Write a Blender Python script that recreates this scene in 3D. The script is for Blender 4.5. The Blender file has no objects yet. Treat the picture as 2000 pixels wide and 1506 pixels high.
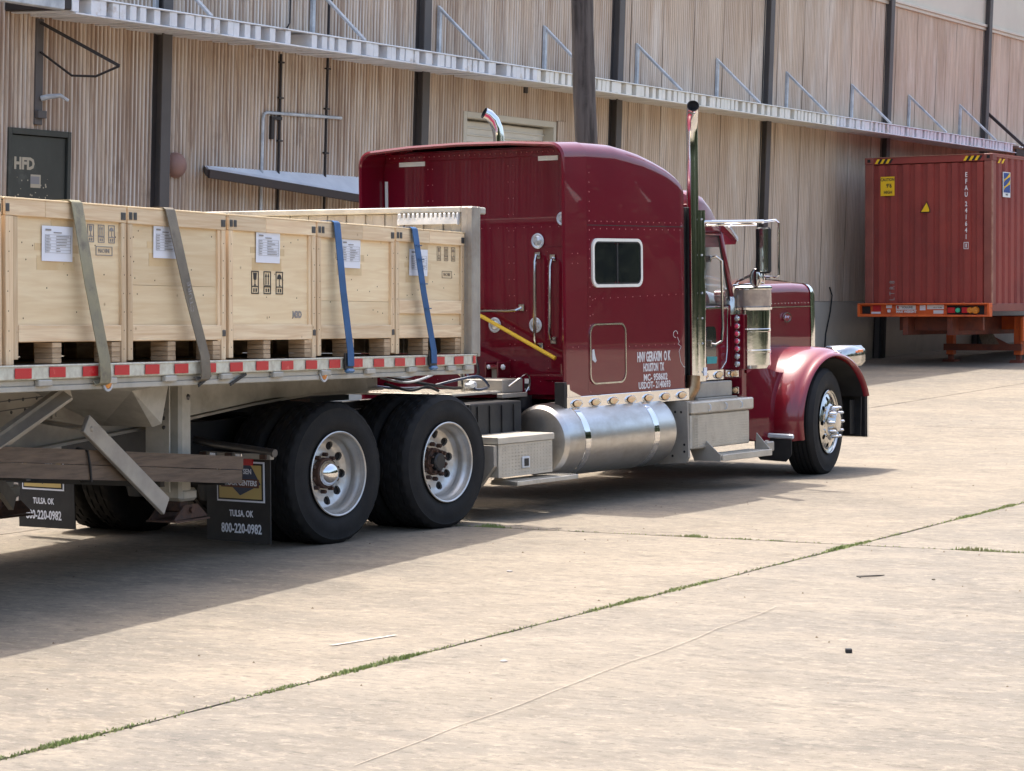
import bpy, math, random
from mathutils import Matrix, Vector
from math import sin, cos, pi, radians
random.seed(7)
scn = bpy.context.scene
COL = scn.collection

# ------------------------------------------------------------------ camera
F_PX = 4824.1
PITCH, ROLL, CAMH = 0.0424, -0.0106, 1.8445
cam_d = bpy.data.cameras.new('camera'); cam = bpy.data.objects.new('camera', cam_d); COL.objects.link(cam)
cam_d.sensor_width = 36.0; cam_d.lens = F_PX / 2000 * 36.0
cam_d.clip_start = 0.1; cam_d.clip_end = 2000
_f = Vector((0, cos(PITCH), -sin(PITCH))); _u = Vector((0, sin(PITCH), cos(PITCH))); _r = Vector((1, 0, 0))
_rr = _r * cos(ROLL) + _u * sin(ROLL); _uu = _u * cos(ROLL) - _r * sin(ROLL)
cam.matrix_world = Matrix(((_rr.x, _uu.x, -_f.x, 0), (_rr.y, _uu.y, -_f.y, 0), (_rr.z, _uu.z, -_f.z, CAMH), (0, 0, 0, 1)))
scn.camera = cam

# ------------------------------------------------------------------ light
SUN_TRAVEL = Vector((0.235, -0.315, -1.0)).normalized()      # direction the light travels
to_sun = -SUN_TRAVEL
sun_el = math.asin(to_sun.z); sun_az = math.atan2(to_sun.x, to_sun.y)   # azimuth from +Y towards +X
world = bpy.data.worlds.new('World'); scn.world = world; world.use_nodes = True
wn = world.node_tree.nodes; wn.clear()
sky = wn.new('ShaderNodeTexSky'); sky.sky_type = 'NISHITA'; sky.sun_disc = False
sky.sun_elevation = sun_el; sky.sun_rotation = sun_az
sky.dust_density = 5.0; sky.ozone_density = 0.0; sky.air_density = 1.0; sky.altitude = 20
bg = wn.new('ShaderNodeBackground'); bg.inputs['Strength'].default_value = 0.15
wo = wn.new('ShaderNodeOutputWorld')
world.node_tree.links.new(sky.outputs[0], bg.inputs[0]); world.node_tree.links.new(bg.outputs[0], wo.inputs[0])
sd = bpy.data.lights.new('sun', 'SUN'); sd.energy = 2.05; sd.angle = radians(0.6); sd.color = (1.0, 0.955, 0.89)
so = bpy.data.objects.new('sun', sd); COL.objects.link(so)
so.rotation_euler = SUN_TRAVEL.to_track_quat('-Z', 'Y').to_euler()
scn.view_settings.view_transform = 'Standard'; scn.view_settings.look = 'None'
scn.view_settings.exposure = 1.52; scn.view_settings.gamma = 1.0
scn.view_settings.use_curve_mapping = False

# ------------------------------------------------------------------ helpers
def frame(yaw, x, y, z=0, p=0, ro=0):
    return Matrix.Translation((x, y, z)) @ Matrix.Rotation(radians(yaw), 4, 'Z') @ Matrix.Rotation(-p, 4, 'Y') @ Matrix.Rotation(ro, 4, 'X')

def hull_box(x0, x1, y0, y1, z0, z1, b):
    vs = []; idx = {}
    X = (x0, x1); Y = (y0, y1); Z = (z0, z1)
    for i in (0, 1):
        for j in (0, 1):
            for k in (0, 1):
                sx, sy, sz = (1 - 2 * i), (1 - 2 * j), (1 - 2 * k)
                for a in range(3):
                    p = [X[i] + sx * b, Y[j] + sy * b, Z[k] + sz * b]
                    p[a] = (X, Y, Z)[a][(i, j, k)[a]]
                    idx[(i, j, k, a)] = len(vs); vs.append(tuple(p))
    fs = []
    for a in range(3):
        o = [0, 1, 2]; o.remove(a); u, v = o
        for s in (0, 1):
            q = []
            for (m, n) in ((0, 0), (1, 0), (1, 1), (0, 1)):
                c = [0, 0, 0]; c[a] = s; c[u] = m; c[v] = n
                q.append(idx[(c[0], c[1], c[2], a)])
            fs.append(q)
    for a in range(3):                     # edges parallel to a
        o = [0, 1, 2]; o.remove(a); u, v = o
        for m in (0, 1):
            for n in (0, 1):
                c0 = [0, 0, 0]; c1 = [0, 0, 0]; c1[a] = 1
                for c in (c0, c1): c[u] = m; c[v] = n
                fs.append([idx[(*c0, u)], idx[(*c0, v)], idx[(*c1, v)], idx[(*c1, u)]])
    for i in (0, 1):
        for j in (0, 1):
            for k in (0, 1):
                fs.append([idx[(i, j, k, 0)], idx[(i, j, k, 1)], idx[(i, j, k, 2)]])
    cx, cy, cz = (x0 + x1) / 2, (y0 + y1) / 2, (z0 + z1) / 2
    out = []
    for f in fs:
        a, b_, c = (Vector(vs[f[0]]), Vector(vs[f[1]]), Vector(vs[f[2]]))
        n = (b_ - a).cross(c - a); m = sum((Vector(vs[t]) for t in f), Vector()) / len(f) - Vector((cx, cy, cz))
        out.append(f if n.dot(m) > 0 else f[::-1])
    return vs, out

class MB:
    def __init__(s): s.v = []; s.f = []; s.m = []
    def add(s, vs, fs, m=0, M=None):
        o = len(s.v)
        if M is not None: vs = [tuple(M @ Vector(v)) for v in vs]
        s.v += [tuple(v) for v in vs]; s.f += [[i + o for i in f] for f in fs]; s.m += [m] * len(fs); return s
    def box(s, x0, x1, y0, y1, z0, z1, b=0.0, m=0, M=None):
        if x0 > x1: x0, x1 = x1, x0
        if y0 > y1: y0, y1 = y1, y0
        if z0 > z1: z0, z1 = z1, z0
        if b > 0:
            b = min(b, (x1 - x0) * .45, (y1 - y0) * .45, (z1 - z0) * .45)
            vs, fs = hull_box(x0, x1, y0, y1, z0, z1, b)
        else:
            vs = [(x, y, z) for x in (x0, x1) for y in (y0, y1) for z in (z0, z1)]
            fs = [[0, 1, 3, 2], [4, 6, 7, 5], [0, 4, 5, 1], [2, 3, 7, 6], [0, 2, 6, 4], [1, 5, 7, 3]]
        return s.add(vs, fs, m, M)
    def bar(s, a, b, w, h, m=0, up=(0, 0, 1), bev=0.0):
        """box from a to b, width w (sideways) and height h (along up)"""
        a = Vector(a); b = Vector(b); d = (b - a); L = d.length; d.normalize()
        side = d.cross(Vector(up)); side = side.normalized() if side.length > 1e-6 else Vector((0, 1, 0))
        u = side.cross(d)
        M = Matrix(((d.x, side.x, u.x, a.x), (d.y, side.y, u.y, a.y), (d.z, side.z, u.z, a.z), (0, 0, 0, 1)))
        return s.box(0, L, -w / 2, w / 2, -h / 2, h / 2, bev, m, M)
    def prism(s, pts, axis, a0, a1, m=0, M=None):
        """pts: 2D polygon; axis 0: (y,z), 1: (x,z), 2: (x,y)"""
        n = len(pts); vs = []
        for a in (a0, a1):
            for p, q in pts:
                vs.append((a, p, q) if axis == 0 else (p, a, q) if axis == 1 else (p, q, a))
        area = sum(pts[i][0] * pts[(i + 1) % n][1] - pts[(i + 1) % n][0] * pts[i][1] for i in range(n))
        flip = (area < 0) ^ (axis == 1) ^ (a1 < a0)
        fs = [list(range(n))[::-1], list(range(n, 2 * n))] + [[i, (i + 1) % n, n + (i + 1) % n, n + i] for i in range(n)]
        if flip: fs = [f[::-1] for f in fs]
        return s.add(vs, fs, m, M)
    def tube(s, path, r, n=10, m=0, cap=True, M=None, closed=False):
        P = [Vector(p) for p in path]; N = len(P); vs = []; up = None
        rs = r if isinstance(r, (list, tuple)) else [r] * N
        for i, p in enumerate(P):
            if closed: d = P[(i + 1) % N] - P[i - 1]
            else: d = P[min(i + 1, N - 1)] - P[max(i - 1, 0)]
            d.normalize()
            if up is None: up = d.orthogonal().normalized()
            up = (up - d * up.dot(d)).normalized(); sd_ = d.cross(up)
            for k in range(n):
                t = 2 * pi * k / n; vs.append(tuple(p + (up * cos(t) + sd_ * sin(t)) * rs[i]))
        fs = []
        for i in range(N if closed else N - 1):
            j = (i + 1) % N
            for k in range(n):
                k2 = (k + 1) % n; fs.append([i * n + k, i * n + k2, j * n + k2, j * n + k])
        if cap and not closed: fs += [list(range(n))[::-1], list(range((N - 1) * n, N * n))]
        return s.add(vs, fs, m, M)
    def lathe(s, prof, axis='Y', n=48, m=0, M=None, o=(0, 0, 0), rmod=None):
        """prof: [(r,h)] revolved round axis through o"""
        vs = []; K = len(prof)
        for i in range(n):
            t = 2 * pi * i / n
            for j, (r, h) in enumerate(prof):
                if rmod: r = r + rmod(i, j)
                a, b = r * cos(t), r * sin(t)
                v = {'Y': (a, h, b), 'X': (h, a, b), 'Z': (a, b, h)}[axis]
                vs.append((v[0] + o[0], v[1] + o[1], v[2] + o[2]))
        fs = []
        for i in range(n):
            i2 = (i + 1) % n
            for j in range(K - 1): fs.append([i * K + j, i * K + j + 1, i2 * K + j + 1, i2 * K + j])
        return s.add(vs, fs, m, M)
    def grid(s, fn, nu, nv, m=0, M=None, flip=False):
        vs = [fn(i / nu, j / nv) for i in range(nu + 1) for j in range(nv + 1)]
        fs = []
        for i in range(nu):
            for j in range(nv):
                a = i * (nv + 1) + j; q = [a, a + nv + 1, a + nv + 2, a + 1]; fs.append(q[::-1] if flip else q)
        return s.add(vs, fs, m, M)
    def quad(s, *p, m=0): return s.add(p, [list(range(len(p)))], m)
    def dome(s, c, r, ax, h=.5, m=0, n=6):
        c = Vector(c); ax = Vector(ax).normalized(); u = ax.orthogonal().normalized(); v = ax.cross(u)
        vs = [c + (u * cos(2 * pi * k / n) + v * sin(2 * pi * k / n)) * r for k in range(n)] + \
             [c + (u * cos(2 * pi * k / n) + v * sin(2 * pi * k / n)) * r * .6 + ax * r * h * .8 for k in range(n)] + [c + ax * r * h]
        fs = [[k, (k + 1) % n, n + (k + 1) % n, n + k] for k in range(n)] + [[n + k, n + (k + 1) % n, 2 * n] for k in range(n)]
        return s.add(vs, fs, m)
    def mesh(s, name, mats, smooth=True, ang=35):
        me = bpy.data.meshes.new(name); me.from_pydata(s.v, [], s.f)
        for mt in (mats if isinstance(mats, (list, tuple)) else [mats]): me.materials.append(mt)
        me.polygons.foreach_set('material_index', s.m)
        if smooth:
            me.polygons.foreach_set('use_smooth', [True] * len(s.f)); me.set_sharp_from_angle(angle=radians(ang))
        me.update(); return me
    def build(s, name, mats, parent=None, smooth=True, ang=35, loc=None, **kw):
        return link(name, s.mesh(name, mats, smooth, ang), parent, loc, **kw)

def link(name, me, parent=None, loc=None, rot=None, label=None, cat=None, group=None, kind=None, M=None):
    o = bpy.data.objects.new(name, me); COL.objects.link(o)
    if parent is not None: o.parent = parent
    if loc is not None: o.location = loc
    if rot is not None: o.rotation_euler = rot
    if M is not None: o.matrix_local = M
    for k, v in (('label', label), ('category', cat), ('group', group), ('kind', kind)):
        if v: o[k] = v
    return o

def thing(name, label, cat, M, group=None):
    o = bpy.data.objects.new(name, None); COL.objects.link(o); o.empty_display_size = .3
    o.matrix_world = M; o['label'] = label; o['category'] = cat
    if group: o['group'] = group
    return o

def copy_tree(o, parent=None):
    c = o.copy(); COL.objects.link(c)
    if parent is not None: c.parent = parent
    for ch in list(o.children): copy_tree(ch, c)
    return c

_txt = {}
def text(name, body, size, mt, parent, M, sx=1.0, ext=0.0008, bold=0.0, align='CENTER', **kw):
    key = (body, size, mt.name, sx, bold, align)
    if key not in _txt:
        cu = bpy.data.curves.new('lettering', 'FONT'); cu.body = body; cu.size = size; cu.extrude = ext; cu.offset = bold
        cu.align_x = align; cu.align_y = 'CENTER'; cu.resolution_u = 2
        ob = bpy.data.objects.new('tmp', cu); COL.objects.link(ob)
        dg = bpy.context.evaluated_depsgraph_get()
        me = bpy.data.meshes.new_from_object(ob.evaluated_get(dg)); me.transform(Matrix.Diagonal((sx, 1, 1, 1)))
        me.materials.clear(); me.materials.append(mt)
        bpy.data.objects.remove(ob); _txt[key] = me
    return link(name, _txt[key], parent, M=M, **kw)

# text planes: the matrix maps text x,y to the face
def face_ny(x, y, z, tilt=0):   # readable on a face looking to -Y, x to the right
    return Matrix.Translation((x, y, z)) @ Matrix(((1, 0, 0, 0), (0, 0, -1, 0), (0, 1, 0, 0), (0, 0, 0, 1))) @ Matrix.Rotation(tilt, 4, 'Z')
def face_nx(x, y, z, tilt=0):   # on a face looking to -X, text runs to -Y
    return Matrix.Translation((x, y, z)) @ Matrix(((0, 0, -1, 0), (-1, 0, 0, 0), (0, 1, 0, 0), (0, 0, 0, 1))) @ Matrix.Rotation(tilt, 4, 'Z')

# ------------------------------------------------------------------ materials
def mat(name, base, rough=.5, metal=0.0, c2=None, scale=4.0, stretch=(1, 1, 1), lo=.4, hi=.65, detail=6, bump=0.0, bscale=60,
        coat=0.0, rvar=0.0, world_co=False, spec=.5, dirt=None, dscale=1.5, dlo=.55, dhi=.75, bstretch=None, emit=None, coatr=.03, trans=0.0, seedloc=(0, 0, 0)):
    m = bpy.data.materials.new(name); m.use_nodes = True; N = m.node_tree.nodes; L = m.node_tree.links
    p = N['Principled BSDF']; p.inputs['Base Color'].default_value = (*base, 1); p.inputs['Roughness'].default_value = rough
    p.inputs['Metallic'].default_value = metal; p.inputs['Specular IOR Level'].default_value = spec
    p.inputs['Coat Weight'].default_value = coat; p.inputs['Coat Roughness'].default_value = coatr
    p.inputs['Transmission Weight'].default_value = trans
    if emit: p.inputs['Emission Color'].default_value = (*emit[0], 1); p.inputs['Emission Strength'].default_value = emit[1]
    if world_co: src = N.new('ShaderNodeNewGeometry').outputs['Position']
    else:
        tc = N.new('ShaderNodeTexCoord').outputs['Object']; oi = N.new('ShaderNodeObjectInfo')
        ad = N.new('ShaderNodeVectorMath'); ad.operation = 'MULTIPLY_ADD'
        cb = N.new('ShaderNodeCombineXYZ')
        for i in range(3): L.new(oi.outputs['Random'], cb.inputs[i])
        L.new(cb.outputs[0], ad.inputs[0]); ad.inputs[1].default_value = (37, 53, 71); L.new(tc, ad.inputs[2]); src = ad.outputs[0]
    def noise(sc, st, det, rgh=.6, off=0):
        mp = N.new('ShaderNodeMapping'); mp.inputs['Scale'].default_value = [a * sc for a in st]; mp.inputs['Location'].default_value = (off, off, off)
        L.new(src, mp.inputs['Vector']); nz = N.new('ShaderNodeTexNoise'); nz.inputs['Scale'].default_value = 1.0
        nz.inputs['Detail'].default_value = det; nz.inputs['Roughness'].default_value = rgh
        L.new(mp.outputs[0], nz.inputs['Vector']); return nz.outputs['Fac']
    def ramp(f, a, b):
        r = N.new('ShaderNodeMapRange'); r.inputs['From Min'].default_value = a; r.inputs['From Max'].default_value = b; L.new(f, r.inputs['Value']); return r.outputs[0]
    col = None
    if c2 is not None:
        fac = noise(scale, stretch, detail); fr = ramp(fac, lo, hi)
        mx = N.new('ShaderNodeMix'); mx.data_type = 'RGBA'; mx.inputs['A'].default_value = (*base, 1); mx.inputs['B'].default_value = (*c2, 1)
        L.new(fr, mx.inputs['Factor']); col = mx.outputs['Result']
        if rvar:
            rr = N.new('ShaderNodeMapRange'); rr.inputs['To Min'].default_value = max(.02, rough - rvar); rr.inputs['To Max'].default_value = rough + rvar
            L.new(fac, rr.inputs['Value']); rr.inputs['From Min'].default_value = .3; rr.inputs['From Max'].default_value = .7; L.new(rr.outputs[0], p.inputs['Roughness'])
    if dirt is not None:
        fd = ramp(noise(dscale, (1, 1, 1), 8, .65, 11.3), dlo, dhi)
        mx = N.new('ShaderNodeMix'); mx.data_type = 'RGBA'; mx.inputs['B'].default_value = (*dirt, 1); L.new(fd, mx.inputs['Factor'])
        if col is None: mx.inputs['A'].default_value = (*base, 1)
        else: L.new(col, mx.inputs['A'])
        col = mx.outputs['Result']
    if col is not None: L.new(col, p.inputs['Base Color'])
    if bump:
        b = N.new('ShaderNodeBump'); b.inputs['Strength'].default_value = bump; b.inputs['Distance'].default_value = .01
        L.new(noise(bscale, bstretch or (1, 1, 1), 4), b.inputs['Height']); L.new(b.outputs[0], p.inputs['Normal'])
    m['p'] = 1
    return m

M_ = {}
def mk(k, *a, **kw): M_[k] = mat(k, *a, **kw); return M_[k]
mk('maroon_paint', (.135, .0025, .0130), .35, 0, c2=(.148, .003, .0145), scale=1.5, coat=1.0, coatr=.015, bump=.05, bscale=1.1, spec=.1, dirt=(.18, .012, .022), dscale=1.1, dlo=.6, dhi=.9)
mk('maroon_bright', (.19, .0035, .012), .35, 0, coat=1.0, bump=.02, bscale=3)  # brighter copy of the truck maroon, fenders' sunlit tone put into it
mk('chrome', (.78, .78, .78), .06, 1.0, bump=.03, bscale=6)
mk('stainless', (.62, .61, .59), .16, 1.0, c2=(.5, .49, .46), scale=6, rvar=.06, bump=.03, bscale=12)
mk('tank_alu', (.62, .61, .59), .36, 1.0, c2=(.52, .50, .47), scale=3, stretch=(1, 3, 3), rvar=.07, bump=.04, bscale=20, dirt=(.42, .38, .33), dscale=3, dlo=.5, dhi=.8)
mk('treadplate', (.60, .56, .48), .45, .45, c2=(.50, .46, .39), scale=5, bump=.35, bscale=45, dirt=(.30, .25, .2), dscale=3)
mk('dull_alu', (.40, .37, .32), .5, .3, c2=(.33, .30, .26), scale=5, rvar=.08, bump=.06, bscale=30, dirt=(.24, .2, .165), dscale=2.2)
mk('trailer_paint', (.47, .45, .395), .5, .1, c2=(.38, .36, .31), scale=6, rvar=.08, bump=.05, bscale=30, dirt=(.26, .225, .18), dscale=3, dlo=.55, dhi=.8)
mk('rim_alu', (.66, .65, .62), .40, .85, c2=(.52, .50, .47), scale=5, rvar=.06, bump=.03, bscale=20, dirt=(.42, .36, .29), dscale=5, dlo=.5, dhi=.85)
mk('tyre', (.011, .011, .012), .75, 0, c2=(.018, .0175, .017), scale=7, bump=.15, bscale=80, spec=.3, dirt=(.035, .032, .03), dscale=4, dlo=.6, dhi=.9)
mk('black_rubber', (.011, .011, .012), .6, 0, c2=(.02, .02, .02), scale=8, bump=.08, bscale=40)
mk('black_frame', (.012, .012, .014), .5, 0, c2=(.022, .021, .02), scale=8, bump=.1, bscale=40)
mk('rusty_hub', (.10, .05, .032), .7, .2, c2=(.05, .03, .025), scale=20, bump=.2, bscale=60)
mk('glass_dark', (.012, .014, .016), .04, 0, coat=1.0, spec=.9)
mk('glass_clear', (.9, .95, .93), .03, 0, trans=.95)
mk('amber_lens', (.75, .28, .02), .2, 0, coat=.8, c2=(.5, .14, .01), scale=40)
mk('pale_lens', (.90, .50, .24), .35, 0, coat=.4, c2=(.88, .68, .36), scale=30)
mk('orange_lens', (.80, .18, .02), .25, 0, coat=.8)
mk('pink_lens', (.85, .06, .14), .15, 0, coat=1)
mk('clear_lens', (.65, .66, .66), .12, .3, coat=1.0, c2=(.35, .36, .36), scale=40)
mk('white_vinyl', (.74, .76, .75), .5, 0)
mk('white_lettering', (.72, .70, .70), .5, 0)
mk('reflector_red', (.50, .006, .014), .4, 0, c2=(.62, .10, .09), scale=14, lo=.64, hi=.72, coat=.2)
mk('reflector_white', (.62, .62, .52), .4, 0, c2=(.46, .44, .36), scale=18, coat=.2)
mk('yellow_hose', (.75, .48, .03), .4, 0)
mk('paper', (.78, .80, .86), .7, 0, bump=.05, bscale=8)
mk('ink', (.03, .025, .022), .7)
mk('ink_grey', (.28, .26, .25), .7)
mk('ink_faint', (.26, .2, .14), .8)
mk('khaki_webbing', (.30, .27, .17), .85, 0, c2=(.23, .21, .15), scale=6, bump=.3, bscale=300, bstretch=(1, 1, .4), dirt=(.14, .12, .095), dscale=9)
mk('brown_webbing', (.205, .175, .13), .85, 0, c2=(.15, .13, .1), scale=6, bump=.3, bscale=300, bstretch=(1, 1, .4), dirt=(.1, .085, .07), dscale=9)
mk('blue_webbing', (.03, .10, .24), .75, 0, c2=(.024, .08, .19), scale=6, bump=.25, bscale=300, bstretch=(1, 1, .4))
mk('blue_paint', (.10, .2, .36), .4, 0)
mk('bell_paint', (.32, .18, .145), .6, 0, bump=.1)
mk('door_green', (.050, .052, .044), .35, 0, c2=(.035, .036, .031), scale=2, stretch=(1, 1, .5), dirt=(.13, .13, .11), dscale=3, bump=.1, bscale=20, world_co=True)
mk('peeled_tan', (.5, .42, .3), .7)
mk('column_paint', (.10, .088, .084), .55, 0, c2=(.08, .07, .066), scale=1.5, bump=.05, world_co=True)
mk('galvanised', (.66, .69, .72), .42, .2, c2=(.42, .45, .49), scale=5, rvar=.1, bump=.05)
mk('canopy_panel', (.82, .84, .87), .5, .0, c2=(.72, .73, .75), scale=4, dirt=(.40, .30, .2), dscale=2.2, dlo=.6, dhi=.75, bump=.05, world_co=True)
mk('canopy_cream', (.84, .82, .76), .5, 0, c2=(.76, .74, .67), scale=4, bump=.05, world_co=True)
mk('conduit_dark', (.03, .024, .024), .6)
mk('awning_top', (.80, .83, .88), .5, .0, c2=(.70, .73, .79), scale=3)
mk('awning_fascia', (.035, .022, .02), .55)
mk('cream_door', (.72, .69, .61), .5, 0, c2=(.66, .63, .55), scale=2, world_co=True, bump=.04)
mk('cream_wall', (.66, .62, .52), .7, 0, c2=(.60, .56, .47), scale=.7, world_co=True, bump=.05)
mk('container_red', (.285, .048, .036), .5, 0, c2=(.21, .036, .03), scale=1.2, dirt=(.25, .07, .055), dscale=2.2, dlo=.58, dhi=.85, bump=.05, bscale=10)
mk('container_post', (.26, .075, .055), .55, 0, c2=(.2, .055, .042), scale=2, bump=.08, bscale=20)
mk('container_edge', (.42, .22, .155), .6, 0, c2=(.3, .13, .09), scale=6)
mk('chassis_orange', (.68, .12, .018), .5, 0, c2=(.55, .09, .02), scale=4, dirt=(.2, .05, .025), dscale=4, bump=.05)
mk('chassis_brown', (.20, .048, .022), .65, 0, c2=(.12, .035, .022), scale=5, bump=.1, bscale=30)
mk('yellow_sticker', (.80, .50, .015), .45)
mk('blue_sticker', (.02, .06, .25), .4)
mk('green_glass', (.05, .55, .30), .2, coat=1)
mk('old_timber', (.175, .122, .083), .85, 0, c2=(.11, .078, .054), scale=3, stretch=(1.2, 14, 14), bump=.5, bscale=8, bstretch=(1, 14, 14))
mk('pole_wood', (.12, .10, .09), .9, 0, c2=(.045, .036, .033), scale=9, stretch=(1, 1, .09), lo=.45, hi=.6, bump=.9, bscale=22, bstretch=(1, 1, .07), dirt=(.11, .095, .088), dscale=3)
mk('galv_dark', (.12, .12, .125), .4, .8)
mk('leaf', (.016, .031, .008), .8, 0, c2=(.010, .020, .006), scale=.6, world_co=True)
mk('grass_blade', (.20, .26, .075), .7, 0, c2=(.28, .28, .12), scale=5, world_co=True)
mk('soil', (.10, .085, .06), .95, 0, c2=(.09, .10, .045), scale=6, world_co=True, bump=.5, bscale=60)
mk('packing_tape', (.66, .47, .25), .35, 0, c2=(.72, .55, .32), scale=6)
mk('teal', (.04, .30, .32), .4)
mk('interior_dark', (.012, .011, .012), .8)
mk('gold', (.52, .38, .13), .5)
mk('brown_strip', (.10, .03, .02), .5)
mk('navy', (.03, .045, .09), .5)
mat_elbow = mat('heat_blued_steel', (.42, .28, .16), .3, .9, c2=(.28, .17, .10), scale=8)

def wood_mat(name, base, c2, c3, axis_stretch, knots=True, rough=.62):
    m = bpy.data.materials.new(name); m.use_nodes = True; N = m.node_tree.nodes; L = m.node_tree.links
    p = N['Principled BSDF']; p.inputs['Roughness'].default_value = rough; p.inputs['Specular IOR Level'].default_value = .25
    tc = N.new('ShaderNodeTexCoord'); oi = N.new('ShaderNodeObjectInfo'); cb = N.new('ShaderNodeCombineXYZ')
    for i in range(3): L.new(oi.outputs['Random'], cb.inputs[i])
    ad = N.new('ShaderNodeVectorMath'); ad.operation = 'MULTIPLY_ADD'; ad.inputs[1].default_value = (31, 47, 59)
    L.new(cb.outputs[0], ad.inputs[0]); L.new(tc.outputs['Object'], ad.inputs[2])
    mp = N.new('ShaderNodeMapping'); mp.inputs['Scale'].default_value = axis_stretch; L.new(ad.outputs[0], mp.inputs['Vector'])
    nz = N.new('ShaderNodeTexNoise'); nz.inputs['Scale'].default_value = 1; nz.inputs['Detail'].default_value = 5; nz.inputs['Distortion'].default_value = .8
    L.new(mp.outputs[0], nz.inputs['Vector'])
    r = N.new('ShaderNodeValToRGB'); r.color_ramp.elements[0].position = .35; r.color_ramp.elements[0].color = (*base, 1)
    r.color_ramp.elements[1].position = .72; r.color_ramp.elements[1].color = (*c2, 1); e = r.color_ramp.elements.new(.5); e.color = (*[(a + b) / 2 for a, b in zip(base, c2)], 1)
    L.new(nz.outputs['Fac'], r.inputs[0])
    # per-object tint
    hs = N.new('ShaderNodeHueSaturation'); mr = N.new('ShaderNodeMapRange'); mr.inputs['To Min'].default_value = .82; mr.inputs['To Max'].default_value = 1.1
    L.new(oi.outputs['Random'], mr.inputs['Value']); L.new(mr.outputs[0], hs.inputs['Value']); L.new(r.outputs[0], hs.inputs['Color'])
    out = hs.outputs[0]
    if knots:
        vo = N.new('ShaderNodeTexVoronoi'); vo.inputs['Scale'].default_value = 1.0; mp2 = N.new('ShaderNodeMapping'); mp2.inputs['Scale'].default_value = (4.5, 4.5, 4.5)
        L.new(ad.outputs[0], mp2.inputs['Vector']); L.new(mp2.outputs[0], vo.inputs['Vector'])
        mr2 = N.new('ShaderNodeMapRange'); mr2.inputs['From Min'].default_value = .02; mr2.inputs['From Max'].default_value = .06; mr2.inputs['To Min'].default_value = .55; mr2.inputs['To Max'].default_value = 0
        L.new(vo.outputs['Distance'], mr2.inputs['Value'])
        mx = N.new('ShaderNodeMix'); mx.data_type = 'RGBA'; mx.inputs['B'].default_value = (*c3, 1); L.new(mr2.outputs[0], mx.inputs['Factor']); L.new(out, mx.inputs['A']); out = mx.outputs['Result']
    L.new(out, p.inputs['Base Color'])
    b = N.new('ShaderNodeBump'); b.inputs['Strength'].default_value = .15; b.inputs['Distance'].default_value = .004; L.new(nz.outputs['Fac'], b.inputs['Height']); L.new(b.outputs[0], p.inputs['Normal'])
    M_[name] = m; return m
wood_mat('plywood', (.90, .73, .475), (.80, .60, .36), (.20, .11, .05), (2.0, 3, 26))
wood_mat('pine_h', (.84, .67, .45), (.68, .48, .29), (.24, .12, .06), (2.2, 20, 40))
wood_mat('pine_v', (.82, .65, .43), (.64, .44, .26), (.24, .12, .06), (40, 20, 2.2))
wood_mat('pallet_wood', (.60, .44, .28), (.42, .28, .165), (.2, .1, .05), (6, 6, 40), knots=False)

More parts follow.
